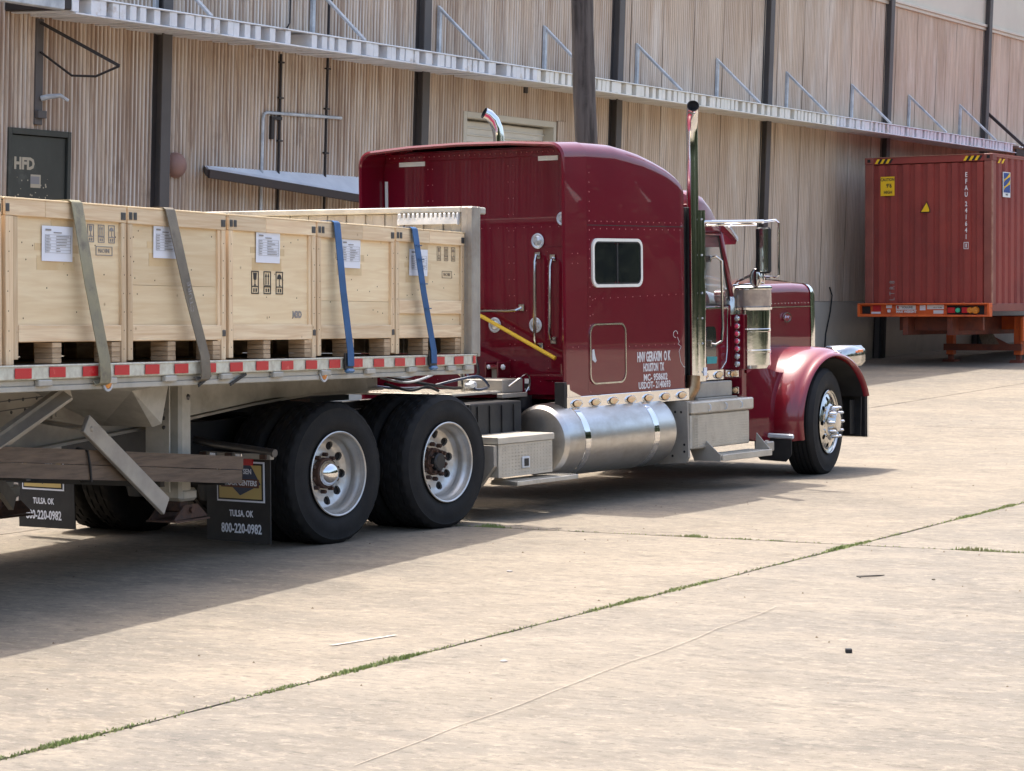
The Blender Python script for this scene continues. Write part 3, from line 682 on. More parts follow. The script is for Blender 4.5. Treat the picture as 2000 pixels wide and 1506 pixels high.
def hedge(p0, p1, n):
    a, b = Vector(p0), Vector(p1); d = (b - a).normalized(); nn = Vector((-d.y, d.x))
    def f(u, v):
        t = u * (b - a).length; h = 4.2 + 1.3 * sin(t * .31) + .8 * sin(t * .83 + 1) + .5 * sin(t * 2.1) + rs.uniform(-.25, .25)
        q = a + d * t + nn * (1.6 * cos(pi * v) + rs.uniform(-.35, .35)); return (q.x, q.y, max(0, sin(pi * v)) * h)
    bm.grid(f, n, 10)
hedge((47, -45), (44, 125), 220); hedge((-60, -37), (50, -40), 140)
bm.build('tree_line', P['leaf'], smooth=False, kind='stuff', label='belt of green trees across the yard behind the camera', cat='trees')

# ================================================================== SHIPPING CONTAINER
KF = frame(56, 8.372, 43.0, 1.225, -.012, 0)
kc = thing('shipping_container', 'rust red shipping container with yellow caution sticker standing on an orange chassis', 'shipping container', KF)
CH, CWd, CL = 2.745, 2.44, 12.19
bm = MB(); bm.box(.05, .10, .16, CWd - .16, .1, CH - .1)   # backing of the end wall
def trap(u, per, dep):
    t = (u / per) % 1.0
    if t < .36: return 0
    if t < .46: return dep * (t - .36) / .10
    if t < .90: return dep
    return dep * (1 - (t - .90) / .10)
def corr(axis_len, per, dep, z0, z1, fn):
    bm = MB(); xs = [0]; k = 0
    while xs[-1] < axis_len:
        for q in (.36, .46, .90, 1.0):
            xs.append(min(axis_len, (k + q) * per))
            if xs[-1] >= axis_len: break
        k += 1
    vs = [];
    for x_ in xs:
        d = trap(min(x_, axis_len) - 1e-5, per, dep)
        for z_ in (z0, z1): vs.append(fn(x_, d, z_))
    return bm.add(vs, [[2 * i, 2 * i + 2, 2 * i + 3, 2 * i + 1] for i in range(len(xs) - 1)])
corr(CWd - .32, .235, .045, .12, CH - .14, lambda x_, d, z_: (.045 - d + .005, CWd - .16 - x_, z_)).build('end_wall', P['container_red'], kc, smooth=False)
corr(CL - .32, .278, .036, .10, CH - .06, lambda x_, d, z_: (.16 + x_, .042 - d, z_)).build('side_wall', P['container_red'], kc, smooth=False)
bm = MB(); bm.box(.12, CL - .02, .045, CWd - .02, .06, CH - .02); bm.build('box_shell', P['container_red'], kc, smooth=False)
for (x_, y_) in ((0, 0), (0, CWd - .16), (CL - .16, 0), (CL - .16, CWd - .16)):
    bm = MB(); bm.box(x_, x_ + .16, y_, y_ + .16, .12, CH - .12, .008); bm.build('corner_post', P['container_post'], kc)
    for z_ in (0, CH - .119):
        bm = MB(); bm.box(x_ - .004, x_ + .176, y_ - .004, y_ + .164, z_, z_ + .119, .006); o = bm.build('corner_casting', P['container_post'], kc)
        if x_ == 0:
            b2 = MB(); b2.box(-.006, -.003, y_ + .05, y_ + .11, z_ + .035, z_ + .09, .001); b2.build('casting_hole', P['interior_dark'], o)
bm = MB(); bm.box(.01, .12, .165, CWd - .165, CH - .125, CH - .005, .006); bm.build('header_beam', P['container_red'], kc)
bm = MB(); bm.box(.01, .12, .165, CWd - .165, 0, .118, .006); bm.build('sill_beam', P['container_red'], kc)
bm = MB(); bm.box(.18, CL - .18, .0, .06, CH - .06, CH, .004); bm.build('top_rail', P['container_post'], kc)
bm = MB(); bm.box(.18, CL - .18, .0, .06, 0, .135, .004); bm.build('bottom_rail', P['container_post'], kc)
bm = MB(); bm.box(-.006, .02, -.006, .02, .12, CH - .12); bm.build('worn_post_edge', P['container_edge'], kc, smooth=False)
bm = MB(); bm.box(-.002, .17, .165, CWd - .165, CH - .0045, CH + .004); bm.build('worn_top_edge', P['container_edge'], kc, smooth=False)
def hazard(y0, n, d=1):
    for k in range(n):
        bm = MB(); yy = y0 - k * .105; bm.prism([(yy, CH - .11), (yy - .05, CH - .11), (yy - .10, CH - .03), (yy - .05, CH - .03)], 0, .004, .008); bm.build('hazard_stripe', P['yellow_sticker'], kc, smooth=False)
        bm = MB(); bm.prism([(yy - .052, CH - .11), (yy - .10, CH - .11), (yy - .15, CH - .03), (yy - .102, CH - .03)], 0, .004, .008); bm.build('hazard_stripe', P['black_rubber'], kc, smooth=False)
hazard(CWd - .19, 3); hazard(.55, 3)
for k in range(2):
    bm = MB(); xx = .22 + k * .16; bm.prism([(xx, CH - .16), (xx + .07, CH - .16), (xx + .16, CH - .08), (xx + .09, CH - .08)], 1, -.004, 0); bm.build('hazard_stripe', P['yellow_sticker'], kc, smooth=False)
# stickers on the end
st = MB().box(-.004, -.001, 1.86, 2.13, 2.06, 2.40).build('caution_sticker', P['yellow_sticker'], kc, smooth=False)
text('lettering', 'CAUTION', .072, P['ink'], st, face_nx(-.006, 1.995, 2.345), sx=.82, bold=.002)
text('lettering', "9'6", .10, P['ink'], st, face_nx(-.006, 1.965, 2.235), sx=.9, bold=.003)
text('lettering', 'HIGH', .075, P['ink'], st, face_nx(-.006, 1.985, 2.12), sx=.9, bold=.002)
tr = MB().prism([(1.37, 1.745), (1.17, 1.745), (1.175, 1.80), (1.235, 1.945)], 0, -.002, .001); tr = tr.build('warning_triangle', P['interior_dark'], kc, smooth=False)
MB().prism([(1.345, 1.76), (1.19, 1.76), (1.19, 1.80), (1.24, 1.92)], 0, -.005, -.0025).build('triangle_face', P['yellow_sticker'], tr, smooth=False)
for k, ch in enumerate('EFAU'): text('lettering', ch, .115, P['white_lettering'], kc, face_nx(-.004, .49, 2.385 - k * .115), sx=.75, bold=.003)
for k, ch in enumerate('241641'): text('lettering', ch, .115, P['white_lettering'], kc, face_nx(-.004, .49, 1.875 - k * .115), sx=.75, bold=.003)
bm = MB(); 
for (a, b, c, d) in ((.445, .535, 1.09, 1.10), (.445, .535, 1.20, 1.21), (.445, .455, 1.10, 1.20), (.525, .535, 1.10, 1.20), (.48, .50, 1.115, 1.185)): bm.box(-.003, -.001, a, b, c, d)
bm.build('check_digit_box', P['white_lettering'], kc, smooth=False)
for k, ch in enumerate('LTR8'): text('chalk_mark', ch, .14, P['ink_grey'], kc, face_nx(-.004, 1.90, .22 + k * .10, pi / 2), sx=.8)
# logo sticker on the side
sg = MB().box(.44, .76, -.012, -.002, 2.0, 2.44).build('logo_sticker', P['white_vinyl'], kc, smooth=False)
MB().box(.46, .74, -.016, -.0125, 2.08, 2.425).build('logo_field', P['blue_sticker'], sg, smooth=False)
for dz in (0, .13):
    bm = MB(); n = 8
    pts = [(.47 + .26 * t / n, 2.13 + dz + .10 * (t / n) ** .6) for t in range(n + 1)] + [(.73 - .26 * t / n, 2.13 + dz + .055 + .12 * ((n - t) / n) ** .6 * (1 - t / n) - .0) for t in range(n + 1)]
    bm.prism(pts, 1, -.019, -.0165); bm.build('logo_arc', P['yellow_sticker'], sg, smooth=False)
text('lettering', 'LINES', .045, P['ink'], sg, face_ny(.60, -.014, 2.045))

# ================================================================== CHASSIS under the container
kt = thing('container_chassis', 'orange container chassis trailer resting on its landing legs under the red container', 'trailer', KF)
bp_ = MB(); bp_.box(-.16, -.02, -.01, CWd + .07, .12, .145, .006); bp_.box(-.16, -.02, -.01, CWd + .07, -.095, -.07, .006); bp_.box(-.06, -.02, 0, CWd + .06, -.069, .119)
bp_.box(-.16, -.02, -.012, .03, -.0695, .1195, .004); bp_.box(-.16, -.02, CWd + .03, CWd + .072, -.0695, .1195, .004); bp_.box(-.155, -.062, .86, CWd + .03, -.0695, -.045)
bolster = bp_.build('bolster', P['chassis_orange'], kt)
bm = MB(); bm.box(-.066, -.062, .12, .82, -.055, .105); bm.build('lamp_recess', P['interior_dark'], bolster, smooth=False)
bm = MB(); bm.box(-.10, -.066, .66, .80, -.03, .07, .008); bm.build('red_lamp', P['reflector_red'], bolster)
bm = MB(); bm.lathe([(.001, -.115), (.035, -.11), (.045, -.09), (.045, -.066)], 'X', 16, o=(0, .61, .02)); bm.build('green_lamp', P['green_glass'], bolster)
bm = MB(); bm.box(-.10, -.066, .42, .53, -.03, .07, .008); bm.build('red_lamp', P['reflector_red'], bolster)
bm = MB(); bm.lathe([(.001, -.11), (.06, -.105), (.07, -.066)], 'X', 16, o=(0, .28, .02)); bm.build('amber_lamp', P['amber_lens'], bolster)
bm = MB(); bm.lathe([(.001, -.11), (.05, -.105), (.06, -.066)], 'X', 16, o=(0, .38, .02)); bm.build('amber_lamp', P['amber_lens'], bolster)
bm = MB(); bm.box(-.068, -.0605, CWd - .14, CWd + .02, -.04, .095); bm.build('lamp_recess', P['interior_dark'], bolster, smooth=False)
for (a, b, c, d, mt) in ((1.42, 1.80, .03, .11, 'white_vinyl'), (1.23, 1.34, .02, .11, 'paper'), (.88, 1.20, .04, .115, 'white_vinyl'), (.89, 1.08, -.04, .02, 'white_vinyl'), (1.88, 1.99, .06, .115, 'paper'), (2.10, 2.28, -.04, -.005, 'paper'), (2.09, 2.25, .01, .11, 'reflector_red')):
    bm = MB(); bm.box(-.0635, -.0605, a, b, c, d); s_ = bm.build('sticker', P[mt], bolster, smooth=False)
text('lettering', 'VOLUME', .055, P['ink'], bolster, face_nx(-.0655, 1.58, .07)); text('lettering', 'MAX WEIGHT', .062, P['white_vinyl'], bolster, face_nx(-.0655, 1.60, -.005), bold=.003)
text('lettering', 'R', .07, P['reflector_red'], bolster, face_nx(-.0655, 1.76, .07), bold=.004); text('lettering', '6% 5 TON', .035, P['ink'], bolster, face_nx(-.0655, 1.0, .065))
bm = MB(); bm.box(-.09, -.062, 1.93 - .03, 1.93 + .03, -.02, .035, .01); bm.build('round_reflector', P['white_vinyl'], bolster)
# main rails, gooseneck, cross members, legs
for y_ in (.75, 1.6):
    bm = MB(); bm.box(.0, 12.0, y_, y_ + .1, -.42, -.10, .006); bm.build('main_rail', P['chassis_brown'], kt)
bm = MB(); bm.box(.3, .38, .3, 1.9, -.34, -.1, .004); bm.build('cross_member', P['chassis_brown'], kt)
bm = MB(); bm.box(2.2, 2.3, .1, 2.3, -.34, -.1, .004); bm.build('cross_member', P['chassis_orange'], kt)
bm = MB(); bm.box(3.2, 3.3, .1, 2.3, -.34, -.1, .004); bm.build('cross_member', P['chassis_brown'], kt)
bm = MB(); bm.box(1.75, 2.6, .15, .2, -.55, -.10, .004); bm.build('side_plate', P['chassis_orange'], kt)
legz = zg(45) - 1.225
for y_ in (.30, 1.62):
    lg = MB(); lg.box(1.85, 1.99, y_ - .07, y_ + .07, -.80, -.1, .008); lg = lg.build('landing_leg', P['chassis_orange'], kt)
    bm = MB(); bm.box(1.88, 1.96, y_ - .045, y_ + .045, legz + .03, -.801, .005); bm.build('leg_ram', P['chassis_brown'], lg)
    bm = MB(); bm.prism([(1.74, legz), (2.1, legz), (2.02, legz + .07), (1.82, legz + .07)], 1, y_ - .12, y_ + .12); bm.build('foot', P['chassis_brown'], lg)
bm = MB(); bm.box(1.80, 1.86, .2, 1.72, -.72, -.6, .004); bm.bar((1.83, 1.55, -.12), (1.83, .45, -.65), .04, .08); bm.build('leg_brace', P['chassis_brown'], kt)
bm = MB(); bm.prism([(1.15, -.12), (.95, -.12), (.62, -.62), (.95, -.62)], 0, 1.80, 1.83); bm.build('gusset_plate', P['old_timber'], kt)
def wheel_simple():
    bm = MB(); bm.lathe([(.29, 0), (.40, -.01), (.47, .0), (.505, .03), (.515, .12), (.505, .22), (.47, .25), (.3, .25)], 'Y', 40); return bm.mesh('tyre', P['tyre'])
tws = wheel_simple(); rmm = MB().lathe([(.001, .12), (.1, .1), (.22, .14), (.27, .03), (.3, 0)], 'Y', 32).mesh('rim', P['rim_alu'])
for x_ in (9.6, 10.9):
    for y_ in (0, .3, 1.85, 2.15): 
        w_ = link('tyre', tws, kt, (x_, y_ - .03, -.72 + .06)); link('rim', rmm, w_)
bm = MB(); bm.box(9.3, 11.2, .5, 1.9, -.85, -.6, .02); bm.build('axle_bogie', P['black_frame'], kt)

# ================================================================== FLATBED TRAILER (frame: origin on the deck at the nose, X forward, Y left)
LF = frame(65.4, -1.447, 19.49, 1.29, -.0205, .003)
tl = thing('flatbed_trailer', 'beige aluminium flatbed trailer with red and white reflective tape and front bulkhead', 'trailer', LF)
TLEN = 13.6
bm = MB(); bm.box(-TLEN, .0, -1.295, -1.255, -.083, -.002, .006); bm.box(-TLEN, .0, -1.30, -1.25, -.012, -.0, .003); bm.build('side_rail', P['reflector_white'], tl)
bm = MB(); bm.box(-TLEN, .0, 1.255, 1.295, -.083, -.002, .006); bm.build('side_rail', P['trailer_paint'], tl)
bm = MB(); bm.box(-TLEN, -.02, -1.268, -1.15, -.117, -.084, .003); bm.box(-TLEN, -.02, -1.276, -1.13, -.150, -.118, .004); bm.build('side_beam', P['trailer_paint'], tl)
bm = MB(); bm.box(-.019, .0, -1.276, 1.25, -.150, -.0835, .004); bm.build('nose_beam', P['trailer_paint'], tl)
for k in range(12):
    y0 = -1.248 + k * .2085; bm = MB(); bm.box(-TLEN, -.07, y0, y0 + .205, -.035, -.004, .003); bm.build('deck_plank', P['dull_alu'] if k % 3 else P['pallet_wood'], tl)
rs = random.Random(31)
tp = MB().box(0, .155, -1.3035, -1.3008, -.072, -.014, .0008).mesh('reflector_strip', P['reflector_red'])
for k in range(40): link('reflector_strip', tp, tl, (-.40 - .325 * k, 0, rs.uniform(-.002, .002)), rot=(0, rs.uniform(-.012, .012), 0))
link('reflector_strip', MB().box(0, .045, -1.3035, -1.3008, -.072, -.014, .0008).mesh('reflector_strip', P['reflector_red']), tl, (-.075, 0, 0))
pk = MB().box(0, .13, -1.304, -1.268, -.122, -.0845, .006).mesh('stake_pocket', P['trailer_paint'])
for k in range(20): link('stake_pocket', pk, tl, (-.50 - .65 * k, 0, 0))
link('stake_pocket', pk, tl, (-.2, 0, 0))
bm = MB(); bm.lathe([(.045, -1.279), (.052, -1.284), (.05, -1.292), (.036, -1.292), (.036, -1.285)], 'Y', 24); mkr = bm.mesh('lamp_bezel', P['galvanised'])
b2 = MB(); b2.lathe([(.001, -1.304), (.02, -1.302), (.034, -1.292), (.035, -1.285)], 'Y', 20); mka = b2.mesh('amber_lens', P['amber_lens'])
for x_ in (-5.0, -2.40, -8.2, -11):
    e = link('marker_lamp', mkr, tl, (x_, 0, -.115)); link('amber_lens', mka, e)
# main beams, gussets, cross members
for y_, nm in ((-.46, 'main_beam'), (.46, 'main_beam')):
    bm = MB(); bm.prism([(-.07, -.15), (-.07, -.262), (-1.2, -.28), (-2.0, -.325), (-3.3, -.435), (-5.0, -.555), (-6.2, -.70), (-TLEN, -.62), (-TLEN, -.15)], 1, y_ - .012, y_ + .012)
    bo = bm.build(nm, P['dull_alu'], tl, smooth=False)
    f2 = MB(); pts = [(-.07, -.262), (-1.2, -.28), (-2.0, -.325), (-3.3, -.435), (-5.0, -.555), (-6.2, -.70)]
    for k in range(5): f2.bar((pts[k][0], y_, pts[k][1] - .010), (pts[k + 1][0], y_, pts[k + 1][1] - .010), .13, .018)
    f2.build('flange', P['dull_alu'], bo, smooth=False)
    rv = MB(); s_ = -1 if y_ < 0 else 1
    for k in range(26):
        rv.dome((-.15 - k * .13 , y_ + .012 * s_, -.185), .011, (0, s_, 0), .6)
    for k in range(9): rv.dome((-4.0 - k * .14, y_ + .012 * s_, -.21 - .004 * k), .012, (0, s_, 0), .6)
    for k in range(7): rv.dome((-4.4 - k * .14, y_ + .012 * s_, -.27 - .012 * k), .012, (0, s_, 0), .6)
    rv.build('bolts', P['galv_dark'], bo, kind='stuff')
    ln = MB(); ln.bar((-3.9, y_ + .014 * s_, -.19), (-5.6, y_ + .014 * s_, -.27), .004, .006); ln.bar((-3.9, y_ + .014 * s_, -.235), (-5.6, y_ + .014 * s_, -.335), .004, .006); ln.build('seam', P['galv_dark'], bo)
for k in range(22):
    x_ = -.4 - k * .6; bm = MB(); bm.box(x_ - .03, x_ + .03, -1.2, 1.2, -.145, -.04); bm.build('cross_member', P['dull_alu'], tl, smooth=False)
# flared gusset beside the leg and the rear knee brace
bm = MB(); bm.add([(-4.40, -1.12, -.155), (-3.90, -1.0, -.155), (-3.90, -.95, -.40), (-3.96, -.92, -.42), (-4.40, -1.06, -.18), (-3.90, -.5, -.42), (-4.7, -.48, -.155)],
                  [[0, 4, 3, 2, 1], [4, 0, 6], [4, 6, 5, 3], [3, 5, 2]]); bm.build('gusset', P['trailer_paint'], tl, smooth=False)
bm = MB(); bm.bar((-5.12, -1.1, -.16), (-5.75, -.75, -.62), .13, .03, up=(0, 1, .3)); bm.bar((-5.18, -1.13, -.18), (-5.8, -.78, -.62), .012, .09, up=(0, 1, .3)); bm.build('knee_brace', P['dull_alu'], tl, smooth=False)
bm = MB(); bm.prism([(-.3, -.30), (-.35, -.18), (-3.1, -.18), (-3.55, -.42), (-3.0, -.40), (-1.8, -.30)], 1, -.52, -.50); bm.build('web_plate', P['trailer_paint'], tl, smooth=False)
# landing legs
def landing(y_, s_):
    e = bpy.data.objects.new('landing_leg', None); COL.objects.link(e); e.parent = tl; e.location = (.34 if y_ < 0 else .09, 0, 0)
    X0, X1 = -3.88, -3.68
    bm = MB(); bm.box(-3.70, -3.56, y_ - .07, y_ + .07, -.93, -.155, .02); bm.box(-3.885, -3.87, y_ - .10, y_ + .08, -.86, -.155, .002); bm.box(-3.87, -3.70, y_ + .02, y_ + .07, -.86, -.155, .006); bm.build('leg_post', P['trailer_paint'], e)
    bm = MB()
    for k in range(5): bm.dome((-3.888, y_ - .06, -.20 - .06 * k), .015, (-1, 0, 0), .4)
    bm.build('bolts', P['galv_dark'], e)
    bm = MB(); bm.box(-3.69, -3.50, y_ - .078, y_ + .078, -.935, -.85, .02); bm.build('leg_collar', P['trailer_paint'], e)
    bm = MB(); bm.box(-3.68, -3.58, y_ - .05, y_ + .05, -1.0, -.936, .004)
    bm.prism([(-3.82, -1.05), (-3.42, -1.04), (-3.43, -1.03), (-3.54, -.955), (-3.70, -.955), (-3.82, -1.04)], 1, y_ - .10, y_ - .088)
    bm.prism([(-3.82, -1.05), (-3.42, -1.04), (-3.43, -1.03), (-3.54, -.955), (-3.70, -.955), (-3.82, -1.04)], 1, y_ + .088, y_ + .10)
    bm.box(-3.83, -3.41, y_ - .115, y_ + .115, -1.062, -1.051); bm.tube([(-3.63, y_ - .12, -.99), (-3.63, y_ + .12, -.99)], .02, 8); bm.build('foot', P['rusty_hub'], e, smooth=False)
    bm = MB(); bm.dome((-3.61, y_ - .071, -.25), .022, (0, -1, 0), .6); bm.build('gear_hub', P['galv_dark'], e)
    return e
landing(-.68, 1); landing(.55, 1)
bm = MB(); bm.bar((-4.78, -.975, -.365), (-3.90, -.975, -.92), .03, .12, up=(0, 0, 1), bev=.004); bm.dome((-4.73, -.99, -.40), .02, (0, -1, 0)); bm.tube([(-4.73, -.96, -.40), (-4.6, -.48, -.36)], .016, 8); bm.tube([(-3.93, -.96, -.90), (-3.53, -.72, -.90)], .016, 8); bm.build('leg_brace', P['dull_alu'], tl)
bm = MB(); bm.bar((-4.6, .1, -.40), (-3.75, .3, -.95), .035, .10); bm.build('leg_brace', P['dull_alu'], tl)
bm = MB(); bm.bar((-3.75, -.86, -.78), (-3.75, .45, -.78), .05, .06); bm.build('leg_cross_tube', P['black_frame'], tl)
# dunnage rack and latch
for x_ in (-3.1, -5.3, -6.8):
    bm = MB(); z_ = -.835 + .07 * (-x_ - 2.87) ; bm.box(x_ - .02, x_ + .02, -.94, -.60, z_ - .016, z_ - .004); bm.box(x_ - .02, x_ + .02, -.64, -.62, z_ - .004, -.15); bm.build('dunnage_hanger', P['black_frame'], tl)
bm = MB(); bm.box(-4.42, -4.30, -.49, -.473, -.36, -.28, .003); bm.box(-4.39, -4.33, -.497, -.488, -.35, -.30, .006); bm.build('latch', P['dull_alu'], tl)
# front bulkhead
hb = bpy.data.objects.new('bulkhead', None); COL.objects.link(hb); hb.parent = tl
for s_ in (-1, 1):
    bm = MB(); bm.box(-.065, .03, s_ * 1.295, s_ * 1.19, -.0, 1.13, .008); bm.box(.03, .07, s_ * 1.296, s_ * 1.245, -.02, 1.13, .006); bm.box(-.075, -.066, s_ * 1.292, s_ * 1.255, .0, 1.12, .003); bm.build('corner_post', P['galvanised'] if 0 else P['dull_alu'], hb)
bm = MB(); bm.box(-.055, .04, -1.189, 1.189, 1.085, 1.13, .006); bm.box(.071, .16, -1.30, -1.22, 1.075, 1.128, .008); bm.box(.071, .16, 1.22, 1.30, 1.075, 1.128, .008); bm.build('top_beam', P['trailer_paint'], hb)
for k in range(14):
    y0 = -1.185 + k * .1695; bm = MB(); bm.box(-.02, .02, y0, y0 + .10, .0, 1.083, .004); bm.box(-.006, .012, y0 + .1005, y0 + .169, .0, 1.083, .003); bm.build('bulkhead_slat', P['dull_alu'], hb)
bm = MB(); bm.box(-.10, -.09, -1.18, -.66, .995, 1.035, .002); bm.box(-.09, -.056, -1.18, -1.165, .99, 1.08, .002); bm.box(-.09, -.056, -.675, -.66, .99, 1.08, .002); bm.bar((-.095, -1.17, 1.03), (-.095, -.68, 1.03), .005, .035)
for k in range(13): bm.box(-.102, -.088, -1.155 + k * .0385, -1.135 + k * .0385, 1.034, 1.08, .003)
bm.build('chain_rack', P['galvanised'], hb)
# winch hooks under the blue straps
for x_ in (-2.10, -.80):
    bm = MB(); bm.box(x_ - .06, x_ + .06, -1.325, -1.306, -.085, .03, .005); bm.build('strap_winch', P['black_frame'], tl)
    bm = MB(); bm.box(x_ - .05, x_ + .05, -1.345, -1.30, -.11, -.078, .014); bm.build('winch_hook', P['blue_paint'], tl)
bm = MB(); bm.bar((-3.85, -1.283, -.09), (-4.0, -1.283, -.155), .004, .02); bm.bar((-3.42, -1.283, -.09), (-3.62, -1.283, -.155), .004, .02); bm.build('strap_tail', P['black_rubber'], tl)
# king pin plate at the nose and suzie lines come with the tractor; rear wheels of the trailer (out of frame)
for x_ in (-11.0, -12.25):
    for s_ in (-1, 1):
        for y_ in (.95, 1.0 + .0): pass

# ---------------- dunnage timbers
for k, (dz, yy, x1) in enumerate(((-.745, -.865, -2.87), (-.835, -.865, -2.88))):
    lab = ['weathered square timber, the upper of two slung under the trailer', 'weathered square timber, the lower of two slung under the trailer',
           'weathered square timber behind the upper outer one under the trailer', 'weathered square timber behind the lower outer one under the trailer'][k]
    bm = MB(); n = 14; rr = random.Random(k)
    def f(u, v, dz=dz):
        i = round(v * 4) % 4; c = [(-.066, 0), (.066, 0), (.066, .088), (-.066, .088)][i]
        w = rr.uniform(-.002, .002); x_ = -4.6 * u
        return (x_, c[0] + w + .004 * sin(x_ * 2 + k), c[1] + .07 * (-x_) + w)
    bm.grid(f, n, 4); bm.add([(0, -.066, 0), (0, .066, 0), (0, .066, .088), (0, -.066, .088)], [[0, 1, 2, 3]])
    M = LF @ Matrix.Translation((x1, yy, dz)); o = bm.build('timber_beam', P['old_timber'], smooth=False, label=lab, cat='timber', group='timbers slung under the trailer'); o.matrix_world = M
tie = MB(); tie.tube([(-4.70, -.940, -.535), (-4.68, -.943, -.62), (-4.66, -.940, -.72), (-4.66, -.865, -.728), (-4.68, -.79, -.62), (-4.70, -.865, -.520)], .008, 6, closed=True)
o = tie.build('tie_cord', P['black_rubber'], label='black tie cord wrapped round the slung timbers', cat='cord'); o.matrix_world = LF

# ================================================================== CRATES
def icon(kind, parent, x, z, s, mt):
    """handling symbol in a box with a second small box below; face to -Y"""
    y0, y1 = .0145, .0172
    bm = MB(); w, h = s * .62, s; t = .045 * s
    bm.box(x, x + w, y0, y1, z, z + t); bm.box(x, x + w, y0, y1, z + h - t, z + h); bm.box(x, x + t, y0, y1, z + t, z + h - t); bm.box(x + w - t, x + w, y0, y1, z + t, z + h - t); bm.box(x + t, x + w - t, y0, y1, z + h * .30, z + h * .30 + t)
    cx = x + w / 2; zb = z + h * .36; H = h * .56
    if kind == 'glass':
        bm.prism([(cx - .14 * s, zb + H), (cx + .14 * s, zb + H), (cx + .11 * s, zb + H * .5), (cx + .02 * s, zb + H * .42), (cx + .02 * s, zb + H * .12), (cx + .11 * s, zb), (cx - .11 * s, zb), (cx - .02 * s, zb + H * .12), (cx - .02 * s, zb + H * .42), (cx - .11 * s, zb + H * .5)], 1, y0, y1)
    elif kind == 'up':
        for d in (-.11, .09):
            q = cx + d * s; bm.box(q - .025 * s, q + .025 * s, y0, y1, zb + .06 * s, zb + H * .72); bm.prism([(q - .07 * s, zb + H * .7), (q + .07 * s, zb + H * .7), (q, zb + H)], 1, y0, y1)
        bm.box(cx - .2 * s, cx + .2 * s, y0, y1, zb, zb + .035 * s)
    else:
        pts = [(cx + .19 * s * cos(a), zb + H * .55 + .22 * s * sin(a)) for a in [pi * k / 8 for k in range(9)]]
        bm.prism(pts, 1, y0, y1); bm.box(cx - .014 * s, cx + .014 * s, y0, y1, zb, zb + H * .55)
        bm.prism([(cx + .014 * s, zb), (cx + .08 * s, zb), (cx + .08 * s, zb + .05 * s), (cx + .06 * s, zb + .05 * s), (cx + .06 * s, zb + .025 * s), (cx + .014 * s, zb + .025 * s)], 1, y0, y1)
    for d, ww in ((-.13, .08), (.06, .09)): bm.box(cx + d * s, cx + (d + ww) * s, y0, y1, z + h * .09, z + h * .24)
    return bm.build('handling_symbol', P[mt], parent, smooth=False)

def paper_label(parent, x, z, w, h, tilt=0):
    bm = MB(); n = 6
    bm.grid(lambda u, v: (x + w * u, .0115 - .004 * sin(u * pi) * (1 - v) - .003 * v, z + h * v), n, n, flip=False)
    o = bm.build('paper_label', P['paper'], parent)
    for (q0, q1, r0, r1) in ((-.06, .05, .30, .5), (w - .05, w + .07, .25, .48), (-.04, w + .03, -.05, .03), (.10, w + .02, h - .03, h + .04)):
        MB().box(x + q0, x + q1, .0165, .0176, z + r0 * (h if r0 > .2 and r1 < .6 and r1 > .4 else 1), z + (r1 * h if r1 > .4 and r1 < .6 else r1)).build('packing_tape', P['packing_tape'], parent, smooth=False)
    rr = random.Random(int(x * 1e4)); b = MB(); yy = .0040
    def ln(a, c, zz, t): b.box(x + w * a, x + w * c, yy, yy + .0012, z + h * zz, z + h * zz + t)
    ln(.10, .28, .86, .010)
    ln(.36, .62, .80, .006)
    for k in range(6): ln(.12, .12 + rr.uniform(.10, .16), .70 - k * .085, .004); ln(.45, .45 + rr.uniform(.08, .42), .70 - k * .085, .004)
    b.build('print_lines', P['ink_grey'], o, smooth=False, kind='stuff')
    g = MB()
    for k in range(7): g.box(x + w * .09, x + w * .92, yy + .0004, yy + .001, z + h * (.745 - k * .085), z + h * (.745 - k * .085) + .0015)
    g.box(x + w * .09, x + w * .1, yy + .0004, yy + .001, z + h * .235, z + h * .745); g.box(x + w * .91, x + w * .92, yy + .0004, yy + .001, z + h * .235, z + h * .745)
    g.build('table_rules', P['ink_grey'], o, smooth=False, kind='stuff')

